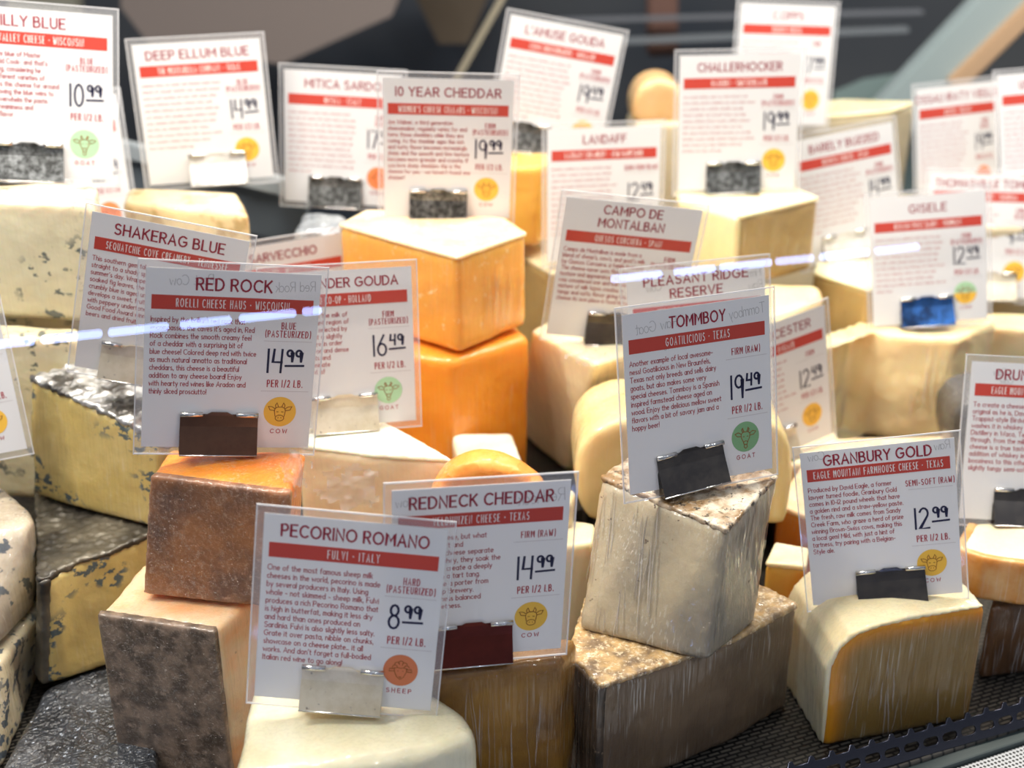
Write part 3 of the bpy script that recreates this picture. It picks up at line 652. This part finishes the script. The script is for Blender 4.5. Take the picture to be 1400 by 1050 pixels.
def ribbon(bm, pl, t, y):
    p = [pl[0]]
    for q in pl[1:]:
        if abs(q[0] - p[-1][0]) + abs(q[1] - p[-1][1]) > 1e-4: p.append(q)
    if len(p) < 2: return
    a, b = p[0], p[1]; d = math.hypot(b[0] - a[0], b[1] - a[1]); p[0] = (a[0] - (b[0] - a[0]) / d * t * .45, a[1] - (b[1] - a[1]) / d * t * .45)
    a, b = p[-1], p[-2]; d = math.hypot(b[0] - a[0], b[1] - a[1]); p[-1] = (a[0] - (b[0] - a[0]) / d * t * .45, a[1] - (b[1] - a[1]) / d * t * .45)
    prev = None; n = len(p)
    for i in range(n):
        a = p[max(i - 1, 0)]; b = p[min(i + 1, n - 1)]
        dx, dy = b[0] - a[0], b[1] - a[1]; L = math.hypot(dx, dy) or 1; nx, ny = -dy / L, dx / L
        k = 1.0
        if 0 < i < n - 1:
            u1 = (p[i][0] - a[0], p[i][1] - a[1]); u2 = (b[0] - p[i][0], b[1] - p[i][1])
            c = (u1[0] * u2[0] + u1[1] * u2[1]) / ((math.hypot(*u1) * math.hypot(*u2)) or 1)
            k = 1 / max(.5, math.sqrt(max(0, (1 + c) / 2)))
        v1 = bm.verts.new(((p[i][0] + nx * t / 2 * k) * .001, y * .001, (p[i][1] + ny * t / 2 * k) * .001))
        v2 = bm.verts.new(((p[i][0] - nx * t / 2 * k) * .001, y * .001, (p[i][1] - ny * t / 2 * k) * .001))
        if prev: bm.faces.new((prev[0], prev[1], v2, v1))
        prev = (v1, v2)
def ink(name, strokes, t, mat, parent, y=-.42):
    bm = bmesh.new()
    for pl in strokes: ribbon(bm, pl, t, y)
    me = bpy.data.meshes.new(name); bm.to_mesh(me); bm.free()
    return link(name, me, mat, parent)
CW, CH = 100.0, 112.0
def X(fx): return fx * CW - CW / 2
def Zf(fy): return CH * (1 - fy)
def centred(s, h, xs, cx, base, track=.24, **k):
    st, w_ = text_strokes(s, h, xs, track, **k); return shift(st, cx - w_ / 2, base)
def fitted(s, h, width, cx, base, track=.24, **k):
    _, w0 = text_strokes(s, h, 1.0, track, **k)
    return centred(s, h, width / max(w0, 1e-6), cx, base, track, **k)
def squiggle(lines, wmax, rnd):
    out = []
    for i, z in enumerate(lines):
        x = 0; end = wmax * (rnd.uniform(.78, 1) if i < len(lines) - 1 else rnd.uniform(.2, .7))
        while x < end:
            L = rnd.uniform(3, 10); n = int(L / .9); L = min(L, end - x + 1)
            out.append([(x + L * j / max(n, 2), z + (1.9 if j % 2 else 0) * rnd.uniform(.6, 1)) for j in range(max(n, 2) + 1)])
            x += L + 1.5
    return out
def animal(kind, cx, cz, r):
    E_ = lambda x, y, rx, ry, a0=0, a1=360, n=14: [(cx + r * (x + rx * math.cos(R(a0 + (a1 - a0) * i / n))), cz + r * (y + ry * math.sin(R(a0 + (a1 - a0) * i / n)))) for i in range(n + 1)]
    P_ = lambda *q: [(cx + r * a, cz + r * b) for a, b in q]
    o = []
    if kind == 'cow':
        o += [P_((-.28, -.3), (-.34, .05), (-.3, .22), (-.14, .32), (.14, .32), (.3, .22), (.34, .05), (.28, -.3)), E_(0, -.42, .27, .2)]
        o += [P_((-.3, .2), (-.5, .34), (-.72, .36), (-.62, .12), (-.33, .08)), P_((.3, .2), (.5, .34), (.72, .36), (.62, .12), (.33, .08))]
        o += [P_((-.26, .28), (-.3, .44), (-.2, .6), (-.14, .44), (-.1, .32)), P_((.26, .28), (.3, .44), (.2, .6), (.14, .44), (.1, .32))]
        o += [P_((-.1, -.42), (-.08, -.38)), P_((.1, -.42), (.08, -.38)), P_((-.2, .0), (-.1, .0)), P_((.2, .0), (.1, .0))]
    elif kind == 'goat':
        o += [P_((-.14, -.38), (-.3, -.05), (-.32, .2), (-.16, .32), (.16, .32), (.32, .2), (.3, -.05), (.14, -.38)), E_(0, -.4, .15, .12)]
        o += [P_((-.3, .2), (-.52, .34), (-.76, .26), (-.6, .08), (-.32, .06)), P_((.3, .2), (.52, .34), (.76, .26), (.6, .08), (.32, .06))]
        o += [P_((-.2, .3), (-.28, .5), (-.22, .6), (-.1, .32)), P_((.2, .3), (.28, .5), (.22, .6), (.1, .32))]
        o += [P_((-.08, -.52), (-.12, -.68), (0, -.78), (.12, -.68), (.08, -.52)), P_((-.18, .02), (-.1, .02)), P_((.18, .02), (.1, .02))]
    else:
        o += [P_((-.36, .16), (-.34, -.1), (-.2, -.42), (0, -.58), (.2, -.42), (.34, -.1), (.36, .16))]
        o += [E_(x, y, .14, .13, 0, 200, 8) for x, y in ((-.34, .2), (-.22, .38), (0, .48), (.22, .38), (.34, .2))]
        o += [P_((-.36, .12), (-.18, .18), (0, .14), (.18, .18), (.36, .12)), P_((-.36, .08), (-.62, .1), (-.66, -.08), (-.36, -.06)), P_((.36, .08), (.62, .1), (.66, -.08), (.36, -.06))]
        o += [P_((-.06, -.4), (0, -.46), (.06, -.4)), P_((-.16, -.04), (-.12, -.04)), P_((.16, -.04), (.12, -.04))]
    return o
def clip(parent, cx, kind, w_=46, h_=25, depth=8.5, roll=0):
    mat = M['clip_' + kind]
    root = empty('binder_clip'); root.parent = parent; root.location = (cx * .001, 0, -.003); root.rotation_euler = (0, roll, 0)
    # one folded plate: front jaw, spine underneath, rear jaw
    prof = [(-1.3, h_), (-2.4, h_ * .7), (-depth + 1.0, 1.6), (-depth + .6, .4), (-depth + 1.4, 0), (depth - 1.4, 0), (depth - .6, .4), (depth - 1.0, 1.6), (2.4, h_ * .7), (1.3, h_)]
    inner = [(y * .88 if abs(y) > 2.5 else y * .6, z + (.5 if z < 1 else 0)) for y, z in prof]
    bm = bmesh.new(); rows = []
    ring = prof + inner[::-1]
    for x in (-w_ / 2, w_ / 2): rows.append([bm.verts.new((x * .001, y * .001, z * .001)) for y, z in ring])
    n = len(ring)
    for i in range(n): bm.faces.new((rows[0][i], rows[0][(i + 1) % n], rows[1][(i + 1) % n], rows[1][i]))
    bm.faces.new(rows[0]); bm.faces.new(rows[1][::-1])
    bmesh.ops.triangulate(bm, faces=[f for f in bm.faces if len(f.verts) > 4])
    bm_obj('spring_plate', bm, mat, root)
    # rolled sockets left and right, raised notch between
    for s in (-1, 1):
        bm = bmesh.new()
        a, b = s * w_ / 2, s * w_ * .215
        for y in (-2.5, 2.5):
            ra = []
            for x in (a, b):
                ra.append([bm.verts.new((x * .001, (y + 1.6 * math.cos(R(36 * i))) * .001, (h_ + .2 + 1.6 * math.sin(R(36 * i))) * .001)) for i in range(10)])
            for i in range(10): bm.faces.new((ra[0][i], ra[0][(i + 1) % 10], ra[1][(i + 1) % 10], ra[1][i]))
            bm.faces.new(ra[0]); bm.faces.new(ra[1][::-1])
        bm_obj('rolled_edge', bm, M['rolled'], root, smooth=True)
    bm = bmesh.new(); ra = []
    for x in (-w_ / 2, w_ / 2): ra.append([bm.verts.new((x * .001, (-depth + .9 + .55 * math.cos(R(60 * i))) * .001, (.45 + .55 * math.sin(R(60 * i))) * .001)) for i in range(6)])
    for i in range(6): bm.faces.new((ra[0][i], ra[0][(i + 1) % 6], ra[1][(i + 1) % 6], ra[1][i]))
    bm.faces.new(ra[0]); bm.faces.new(ra[1][::-1]); bm_obj('spine_edge', bm, M['rolled'], root, smooth=True)
    bm = bmesh.new()
    q = [(-w_ * .19, h_ - .6), (-w_ * .10, h_ + 1.6), (w_ * .10, h_ + 1.6), (w_ * .19, h_ - .6)]
    for y0, y1 in ((-1.9, -1.3), (1.3, 1.9)):
        f = [bm.verts.new((x * .001, y0 * .001, z * .001)) for x, z in q]; g = [bm.verts.new((x * .001, y1 * .001, z * .001)) for x, z in q]
        bm.faces.new(f); bm.faces.new(g[::-1])
        for i in range(4): bm.faces.new((f[i], g[i], g[(i + 1) % 4], f[(i + 1) % 4]))
    bm_obj('notch_lip', bm, mat, root)
SIGN = [0]
def sign(label, pose, title, banner, milk, price, seal, body, clipk, ccx=.46, bn=.147, kind='cow', pale=False, tsize=6.6, tcx=.5, pencil=None, croll=0, ttrack=.3, push=1.0, tw=5.35, bsize=3.2, cents=None, name='cheese_card', body_y=None, bcx=.5, btrack=.24, bw=None, rows=12, cw=46, ch_=25, txs=1.0, sleeve=True):
    x, y, z, yaw, lean, roll = pose
    x, y, z = EYE + (Vector((x, y, z)) - EYE) * push
    SIGN[0] += 1; rnd = random.Random(SIGN[0])
    m = Matrix.Translation((x, y, z)) @ Matrix.Rotation(yaw, 4, 'Z') @ Matrix.Rotation(-lean, 4, 'X') @ Matrix.Rotation(roll, 4, 'Y') @ Matrix.Scale(push, 4)
    root = empty('price_sign', mat=m); tag(root, label, 'price sign', 'cheese price signs')
    bm = bmesh.new(); box_bm(bm, (-.05, -.0003, 0), (.05, .0003, CH * .001))
    card = bm_obj('card', bm, M['paper'], root)
    # clear sleeve margin around the card, two films thick with a welded seam
    e = (4.6, 5.0, 4.2, 5.2)
    bm = bmesh.new(); x0, x1, z0, z1 = -CW / 2 - e[0], CW / 2 + e[2], -e[3], CH + e[1]
    def frame(bm, a, b, y0, y1):
        o_ = [(a[0], a[2]), (a[1], a[2]), (a[1], a[3]), (a[0], a[3])]; i_ = [(b[0], b[2]), (b[1], b[2]), (b[1], b[3]), (b[0], b[3])]
        V = [[bm.verts.new((p[0] * .001, y_ * .001, p[1] * .001)) for p in q] for y_ in (y0, y1) for q in (o_, i_)]
        for i in range(4):
            j = (i + 1) % 4
            bm.faces.new((V[0][i], V[0][j], V[1][j], V[1][i])); bm.faces.new((V[2][i], V[3][i], V[3][j], V[2][j]))
            bm.faces.new((V[0][i], V[2][i], V[2][j], V[0][j])); bm.faces.new((V[1][i], V[1][j], V[3][j], V[3][i]))
    frame(bm, (x0, x1, z0, z1), (-50, 50, 0, CH), -.35, .35); sl = bm_obj('clear_sleeve', bm, M['sleeve'], root)
    bm = bmesh.new(); frame(bm, (x0, x1, z0, z1), (x0 + .8, x1 - .8, z0 + .8, z1 - .8), -.5, .5); bm_obj('seam', bm, M['seam'], sl)
    tm, bmn = M['title_ink'], M['body_ink']
    ts = title.split('|'); st = []
    for i, tt in enumerate(ts):
        if tt:
            zb_ = Zf(bn / 2 + .005) - tsize / 2 if len(ts) == 1 else Zf(.06) - tsize / 2 - i * tsize * 1.6
            st += fitted(tt, tsize, len(tt) * tw, X(tcx), zb_, ttrack)
    ink('title_lettering', st, tsize * .16, tm, card)
    bh = .078
    bm = bmesh.new(); box_bm(bm, (X(.035) * .001, -.0004, Zf(bn + bh) * .001), (X(.965) * .001, -.0003, Zf(bn) * .001)); bm_obj('banner', bm, M['banner'], card)
    ink('banner_lettering', fitted(banner, 4.9, min(84, len(banner) * 1.9), X(bcx), Zf(bn + bh / 2) - 2.45, .50, space=.9), .42, M['white_ink'], card, -.55)
    by = body_y if body_y else bn + bh + .068
    if isinstance(body, str):
        st = []
        longest = max(body.split('|'), key=len); bx = min(61, len(longest) * 1.7) / text_strokes(longest, bsize, 1, .22, .42)[1]
        for i, ln in enumerate(body.split('|')):
            s_, w_ = text_strokes(ln, bsize, bx, .22 if bx > .7 else .165, .42); st += shift(s_, X(.035), Zf(by) - i * 5.0)
        ink('description_lettering', st, .41, bmn, card)
    else:
        st = shift(squiggle([-i * 5.0 for i in range(body)], 62, rnd), X(.035), Zf(by))
        ink('description_lines', st, .33, bmn, card)
    ml = milk.split('|'); st = []; cx = X(.83)
    for i, ln in enumerate(ml): st += centred(ln, 4.0, .50, cx, Zf(by + .01) - 1 - i * 5.2, .42, space=.6)
    ink('milk_lettering', st, .52, bmn, card)
    def dotted(zz): return [[(cx - 14 + i * 1.15, zz), (cx - 13.6 + i * 1.15, zz)] for i in range(25)]
    zl = Zf(by + .01) - 1 - (len(ml) - 1) * 5.2 - 2.6
    ink('dotted_rule', dotted(zl), .35, M['dots'], card); ink('dotted_rule', dotted(Zf(.665)), .35, M['dots'], card)
    pz = Zf(.555)
    big, small = price; st, w_ = text_strokes(big, 14.5, .74, .26); x = cx - 12
    if big: pen = shift(st, cx - 11, pz, 0)
    else: pen = []; w_ = 0
    s2, w2 = text_strokes(small, 7.2, .95, .30); pen += shift(s2, cx - 11 + w_ + 3.0, pz + 7.2); pen += [[(cx - 11 + w_ + 2.4, pz + 4.2), (cx - 11 + w_ + 4 + w2 * 1.05, pz + 4.5)]]
    ink('price_lettering', pen, 1.35, M['pen'], card)
    ink('unit_lettering', centred('PER 1/2 LB.', 4.4, .50, cx, Zf(.64), .42, space=.6), .58, bmn, card)
    sc_, sz, sr = X(.81), Zf(.785), 9.8
    if seal:
        bm = bmesh.new()
        cols = seal.split('+')
        for ci, cn in enumerate(cols):
            a0, a1 = (0, 360) if len(cols) == 1 else ((0, 180) if ci == 0 else (180, 360))
            bm = bmesh.new()
            fr = [bm.verts.new(((sc_ + sr * math.cos(R(a0 + (a1 - a0) * i / 32))) * .001, -.00042, (sz + sr * math.sin(R(a0 + (a1 - a0) * i / 32))) * .001)) for i in range(32 + (len(cols) > 1))]
            bm.faces.new(fr); bm_obj('seal', bm, M['seal_' + cn], card)
        ink('seal_drawing', animal(kind, sc_, sz, sr), .42, M['line_ink'], card, -.6)
        ink('seal_lettering', centred(kind.upper(), 2.6, 1, sc_, Zf(.785) - sr - 4.4, .6), .42, bmn, card)
    if pencil:
        for s_, fx, fy, h_ in pencil:
            q, w_ = text_strokes(s_, h_, .8, .12, .5); q = [[(-a, b) for a, b in pl] for pl in q]
            ink('pencil_note', shift(q, X(fx), Zf(fy), R(4)), .33, M['pencil'], card, -.38)
    clip(root, X(ccx), clipk, roll=croll, w_=cw, h_=ch_)
    return root
POSE = {'billy': [-0.3285, 0.8682, 0.3302, 0.3806, 0.1693, 0.1333], 'deep': [-0.2484, 1.0384, 0.2822, 0.1856, 0.0792, -0.0254], 'mitica': [-0.1479, 1.0832, 0.2498, -0.0347, 0.0713, 0.049], 'tenyear': [-0.0523, 0.9951, 0.2642, 0.0362, -0.0882, 0.0324], 'amuse': [0.0281, 1.1361, 0.2825, 0.0608, 0.0625, 0.1855], 'copper': [0.2602, 1.2406, 0.2837, 0.2934, 0.1389, 0.0716], 'chall': [0.1924, 1.0727, 0.2659, -0.019, 0.0949, -0.025], 'landaff': [0.0786, 1.0554, 0.2087, 0.2494, 0.1114, 0.022], 'campo': [0.0759, 0.91, 0.192, 0.0313, -0.1021, 0.1157], 'pleasant': [0.1391, 0.8496, 0.1552, 0.0964, 0.123, -0.0704], 'tommboy': [0.1192, 0.7068, 0.1788, 0.3603, 0.1926, 0.0006], 'icester': [0.2159, 0.9086, 0.0946, 0.4826, 0.0875, -0.1257], 'barely': [0.3104, 1.1084, 0.194, 0.3014, 0.19, -0.1087], 'righta': [0.428, 1.1904, 0.2183, 0.4437, 0.2076, -0.0021], 'rightb': [0.5023, 1.1572, 0.2375, 0.1531, 0.2917, -0.0516], 'thomas': [0.4309, 1.1142, 0.1519, -0.0569, 0.3049, 0.012], 'gisele': [0.37, 1.0563, 0.1494, -0.02, 0.2495, -0.0841], 'shaker': [-0.247, 0.7999, 0.2078, 0.1078, -0.0496, 0.2417], 'sarv': [-0.178, 0.9697, 0.1407, 0.3919, -0.0309, -0.0433], 'gouda': [-0.1173, 0.814, 0.1654, 0.2255, 0.1089, 0.0169], 'redrock': [-0.1748, 0.6991, 0.2066, 0.2649, 0.0268, 0.1387], 'pecorino': [-0.0963, 0.591, 0.0983, 0.019, 0.1306, 0.1087], 'redneck': [-0.0203, 0.6179, 0.1119, 0.1985, 0.0009, 0.0385], 'granbury': [0.2575, 0.7424, 0.0683, -0.0987, 0.1219, -0.1596], 'drunk': [0.3675, 0.7916, 0.1006, -0.0027, 0.3205, 0.0489], 'leftcow': [-0.4054, 0.8286, 0.1292, 0.3061, 0.2101, -0.0599], 'behind': [-0.3316, 0.9351, 0.2544, -0.2227, 0.3104, -0.198]}
P = POSE
sign('tall white price card 10.99 with green goat seal, upper left corner', P['billy'], 'BILLY BLUE', 'VALLEY CHEESE * WISCONSIN', 'BLUE|(PASTEURIZED)', ('10', '99'), 'green',
     'The goat\'s white blue of Master|Cheesemaker Sid Cook- and that\'s|saying something, considering he|makes many different varieties of|cheese. He ages this cheese for around|two months allowing the blue veins to|grow but not overwhelm the paste.|A balance of creaminess and|a piquant blue flavor.', 'scuffed', .44, .135, 'goat', tcx=.46, bcx=.54, push=1.065, tw=4.6)
sign('tilted white price card 14.99 with pale clip on the rear mottled cream block', P['deep'], 'DEEP ELLUM BLUE', 'THE MOZZARELLA COMPANY * TEXAS', 'BLUE|(PASTEURIZED)', ('14', '99'), 'gold', 11, 'white', .56, .152)
sign('white price card half covered on its right by the ten year card', P['mitica'], 'MITICA SARDO', 'MITICA * ITALY', 'HARD|(RAW)', ('17', '99'), 'orange', 11, 'scuffed', .44, .175, 'sheep', push=0.985)
sign('white ten year cheddar price card 19.99 standing on the big orange cheddar', P['tenyear'], '10 YEAR CHEDDAR', 'WIDMER\'S CHEESE CELLARS * WISCONSIN', 'FIRM|(PASTEURIZED)', ('19', '99'), 'gold',
     'Joe Widmer, a third generation|cheesemaker, regularly varies for and|turns these cheddars while they are|curing. As the cheddar ages the rich|and nutty flavor becomes increasingly|sharp and the smooth and firm texture|becomes more granular and crunchy. If|you love sharp cheddars this is the|cheese for you - we haven\'t found one|sharper!', 'scuffed', .43, .175, push=0.975)
sign('white price card leaning right, behind the ten year card', P['amuse'], 'L\'AMUSE GOUDA', 'CONO CHEESEMAKERS * HOLLAND', 'FIRM|(PASTEURIZED)', ('19', '49'), 'gold', 11, 'scuffed', .30, .165, push=0.985)
sign('narrow turned white card at the top edge, hindmost right of centre', P['copper'], 'C.OPPS', 'BEEHIVE CHEESE', 'FIRM', ('17', '99'), 'gold', 8, 'nickel', .4, .165)
sign('white price card 19.99 with gold seal on the tan wedge with bright white top', P['chall'], 'CHALLERHOCKER', 'KASEREI * SWITZERLAND', 'FIRM|(PASTEURIZED)', ('19', '99'), 'gold', 10, 'scuffed', .47, .165)
sign('white price card 12.49 directly behind the grey two-line titled card, rear middle', P['landaff'], 'LANDAFF', 'LANDAFF CREAMERY * NEW HAMPSHIRE', 'SEMI-FIRM (RAW)', ('12', '49'), 'gold', 12, 'nickel', .5, .16)
sign('grey-lit card with an orange-red two-line title, on the large cream wedge', P['campo'], 'CAMPO DE|MONTALBAN', 'QUESOS CORCUERA * SPAIN', 'FIRM|(PASTEURIZED)', ('', ''), None,
     'Campo de Montalban is made from a|blend of sheep\'s, cow\'s, and goat\'s milk|by Quesos Corcuera, a family business.|The cheese never uses flour for its|texture and appearance, and it|was considered one and the same|mixture of milk types creates a|tangy and nutty flavor giving this|cheese its own place in food history', 'dark', .52, .225, tsize=6.4)
sign('two-line titled card mostly hidden behind the grey 19.49 goat card', P['pleasant'], 'PLEASANT RIDGE|RESERVE', 'UPLANDS CHEESE * WISCONSIN', 'FIRM (RAW)', ('', ''), None, 9, 'dark', .5, .225, tsize=6.2, pencil=[('Firm', .97, .09, 6), ('Raw', .98, .17, 6), ('Cow', .25, .12, 6)])
sign('grey-lit price card 19.49 with green goat seal on the natural rind wedge', P['tommboy'], 'TOMMBOY', 'GOATILICIOUS * TEXAS', 'FIRM (RAW)', ('19', '49'), 'moss',
     'Another example of local awesome-|ness! Goatilicious in New Braunfels,|Texas not only breeds and sells dairy|goats, but also makes some very|special cheeses. Tommboy is a Spanish|inspired farmstead cheese aged on|wood. Enjoy the delicious mellow sweet|flavors with a bit of savory jam and a|hoppy beer!', 'dark', .43, .140, 'goat', pencil=[('Tommboy', .97, .09, 6.5), ('Raw Goat', .36, .10, 6.5), ('48', .32, .22, 6)], croll=R(-4))
sign('slanted card with gold seal peeking out right of the grey 19.49 goat card', P['icester'], 'RED LEICESTER', 'CLAWSON * ENGLAND', 'FIRM', ('12', '49'), 'gold', 10, 'nickel', .4, .165)
sign('tilted card with pale framed clip, just left of the blue-clipped card', P['barely'], 'BARELY BUZZED', 'BEEHIVE CHEESE * UTAH', 'FIRM|(PASTEURIZED)', ('14', '99'), None, 11, 'white', .42, .165)
sign('turned white card with orange seal at the rear right, left of the pair', P['righta'], 'OSSAU IRATY VIEILLE', 'ONETIK * FRANCE', 'FIRM|(RAW)', ('19', '99'), 'orange', 11, 'nickel', .4, .17)
sign('card cut by the right frame edge beside the orange-sealed rear card', P['rightb'], 'UNDERGROUND', 'GRASSIAS', 'FIRM', ('', ''), None, 11, 'nickel', .4, .165)
sign('card at the right edge behind the blue-clipped card, with gold seal', P['thomas'], 'THOMASVILLE TOMME', 'SWEET GRASS DAIRY * GEORGIA', 'FIRM|(RAW)', ('9', '99'), 'gold', 9, 'nickel', .60, .14, tsize=6.8)
sign('white card priced 12.49 with green and gold seal and a clip painted with a blue reflection', P['gisele'], 'GISELE', 'BOSTON POST DAIRY * VERMONT', 'FIRM|(PASTEURIZED)', ('12', '49'), 'green+gold', 10, 'blue', .47, .19, push=0.961)
sign('blue cheese card leaning right on the silver foil-topped cheese', P['shaker'], 'SHAKERAG BLUE', 'SEQUATCHIE COVE CREAMERY * TENNESSEE', 'BLUE|(RAW)', ('', ''), None,
     'This southern gem takes you|straight to a shady spot on a|summer\'s day. Wrapped in bourbon|soaked fig leaves, the|crumbly blue is aged until it|develops a sweet, fruity paste|with peppery undertones.|Good Food Award winner! Try with|beers and dried fruit.', 'nickel', .39, .146, tsize=7.0)
sign('card of which only the upper right shows, between the leaning card and orange cheddar', P['sarv'], 'SARVECCHIO', 'SARTORI * WISCONSIN', 'HARD', ('', ''), None, 8, 'nickel', .5, .17, push=0.99)
sign('gouda card priced 16.49 with green goat seal on the pale cream wedge', P['gouda'], 'BRABANDER GOUDA', 'CONO CO-OP * HOLLAND', 'FIRM|(PASTEURIZED)', ('16', '49'), 'green',
     'Made entirely from the milk of|goats in the Brabant region of|Holland, and hand selected by|experts. It ages at a slightly|higher temperature in order|to get a rich flavor and dense|texture. Hazelnuts and|sweet bread dominate|gently with a hint of|caramel.', 'nickel', .50, .143, 'goat', ttrack=.26, tsize=6.2)
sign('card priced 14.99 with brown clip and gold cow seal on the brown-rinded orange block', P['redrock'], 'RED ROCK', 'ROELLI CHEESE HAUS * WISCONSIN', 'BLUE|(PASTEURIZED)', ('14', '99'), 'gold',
     'Inspired by the brilliant red rock that|encompasses the caves it\'s aged in, Red|Rock combines the smooth creamy feel|of a cheddar with a surprising bit of|blue cheese! Colored deep red with twice|as much natural annatto as traditional|cheddars, this cheese is a beautiful|addition to any cheese board! Enjoy|with hearty red wines like Aradon and|thinly sliced prosciutto!', 'brown', .45, .143,
     pencil=[('Red Rock', .97, .09, 6), ('Past. Cow', .38, .075, 6)], tsize=7)
sign('bluish card priced 8.99 with rust sheep seal, front centre', P['pecorino'], 'PECORINO ROMANO', 'FULVI * ITALY', 'HARD|(PASTEURIZED)', ('8', '99'), 'rust',
     'One of the most famous sheep milk|cheeses in the world, pecorino is made|by several producers in Italy. Using|whole - not skimmed - sheep milk, Fulvi|produces a rich Pecorino Romano that|is high in butterfat, making it less dry|and hard than ones produced on|Sardinia. Fulvi is also slightly less salty.|Grate it over pasta, nibble on chunks,|showcase on a cheese plate... it all|works. And don\'t forget a full-bodied|Italian red wine to go along!', 'nickel', .49, .148, 'sheep', tsize=6.8)
sign('14.99 card with dark red clip, right behind the 8.99 card', P['redneck'], 'REDNECK CHEDDAR', 'VELDHUIZEN CHEESE * TEXAS', 'FIRM (RAW)', ('14', '99'), 'gold',
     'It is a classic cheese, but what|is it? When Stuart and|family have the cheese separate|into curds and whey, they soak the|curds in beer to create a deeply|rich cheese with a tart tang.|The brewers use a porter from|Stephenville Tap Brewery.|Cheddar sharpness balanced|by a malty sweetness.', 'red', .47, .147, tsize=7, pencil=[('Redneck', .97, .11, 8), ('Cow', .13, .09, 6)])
sign('card priced 12.99 with gold cow seal on the golden front wedge', P['granbury'], 'GRANBURY GOLD', 'EAGLE MOUNTAIN FARMHOUSE CHEESE * TEXAS', 'SEMI-SOFT (RAW)', ('12', '99'), 'gold',
     'Produced by David Eagle, a former|lawyer turned foodie, Granbury Gold|comes in 10-12 pound wheels that have|a golden rind and a straw-yellow paste.|The fresh, raw milk comes from Sandy|Creek Farm, who graze a herd of prize|winning Brown-Swiss cows, making this|a local gem! Mild, with just a hint of|tartness, try pairing with a Belgian-|Style ale.', 'dark', .53, .11, tsize=7, push=.958, pencil=[('Raw', .97, .06, 6), ('Cow', .16, .05, 6)])
sign('card cut by the right frame edge, on the washed orange rind cheese', P['drunk'], 'DRUNKEN JACK', 'EAGLE MOUNTAIN FARMHOUSE * TEXAS', 'SEMI-SOFT', ('', ''), None,
     'To create a cheese that is as|original as he is, Dave takes his|Trappist-style Birdville and|washes it in whiskey made at a|Distillery in Waco, Texas. Aged|through, from the milk to the|cheese is a true taste of the|addition of whiskey imparts a|booziness to this otherwise|slightly tangy semi-soft', 'dark', .46, .137, pencil=[('Raw', .24, .08, 5), ('Cow', .30, .13, 5)])
sign('card cut by the left frame edge showing only part of a gold cow seal', P['leftcow'], '', '', '', ('', ''), 'gold', 6, 'nickel', .4, .165, push=0.93)
sign('slanted card with an orange seal poking out behind the tall 10.99 card', P['behind'], '', '', '', ('12', '49'), 'orange', 8, 'nickel', .4, .165, push=1.1)

# ------------------------------------------------------------------ front glass of the case and the store light strip it mirrors
A_, B_ = PT(-60, 474, None, .40), PT(1460, 323, None, .43)
ax = (B_ - A_).normalized(); up = Vector((0, -.42, .90)); up = (up - ax * up.dot(ax)).normalized(); nn = ax.cross(up).normalized()
bm = bmesh.new(); hw = .0075
vs = [bm.verts.new(p + up * q + nn * t) for p in (A_, B_) for q in (-hw, hw) for t in (0, .0008)]
for f in ((0, 1, 3, 2), (4, 6, 7, 5), (0, 4, 5, 1), (2, 3, 7, 6), (0, 2, 6, 4), (1, 5, 7, 3)): bm.faces.new([vs[i] for i in f])
tag(bm_obj('window_1', bm, M['glass']), kind='structure')
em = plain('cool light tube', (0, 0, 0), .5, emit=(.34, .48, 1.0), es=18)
V1, V2 = PT(-100, 480, None, .74), PT(1350, 326, None, .90)      # where the mirrored strip appears
root = empty('light_strip'); tag(root, 'blue white dashed light strip mirrored in the case glass across the frame', 'light')
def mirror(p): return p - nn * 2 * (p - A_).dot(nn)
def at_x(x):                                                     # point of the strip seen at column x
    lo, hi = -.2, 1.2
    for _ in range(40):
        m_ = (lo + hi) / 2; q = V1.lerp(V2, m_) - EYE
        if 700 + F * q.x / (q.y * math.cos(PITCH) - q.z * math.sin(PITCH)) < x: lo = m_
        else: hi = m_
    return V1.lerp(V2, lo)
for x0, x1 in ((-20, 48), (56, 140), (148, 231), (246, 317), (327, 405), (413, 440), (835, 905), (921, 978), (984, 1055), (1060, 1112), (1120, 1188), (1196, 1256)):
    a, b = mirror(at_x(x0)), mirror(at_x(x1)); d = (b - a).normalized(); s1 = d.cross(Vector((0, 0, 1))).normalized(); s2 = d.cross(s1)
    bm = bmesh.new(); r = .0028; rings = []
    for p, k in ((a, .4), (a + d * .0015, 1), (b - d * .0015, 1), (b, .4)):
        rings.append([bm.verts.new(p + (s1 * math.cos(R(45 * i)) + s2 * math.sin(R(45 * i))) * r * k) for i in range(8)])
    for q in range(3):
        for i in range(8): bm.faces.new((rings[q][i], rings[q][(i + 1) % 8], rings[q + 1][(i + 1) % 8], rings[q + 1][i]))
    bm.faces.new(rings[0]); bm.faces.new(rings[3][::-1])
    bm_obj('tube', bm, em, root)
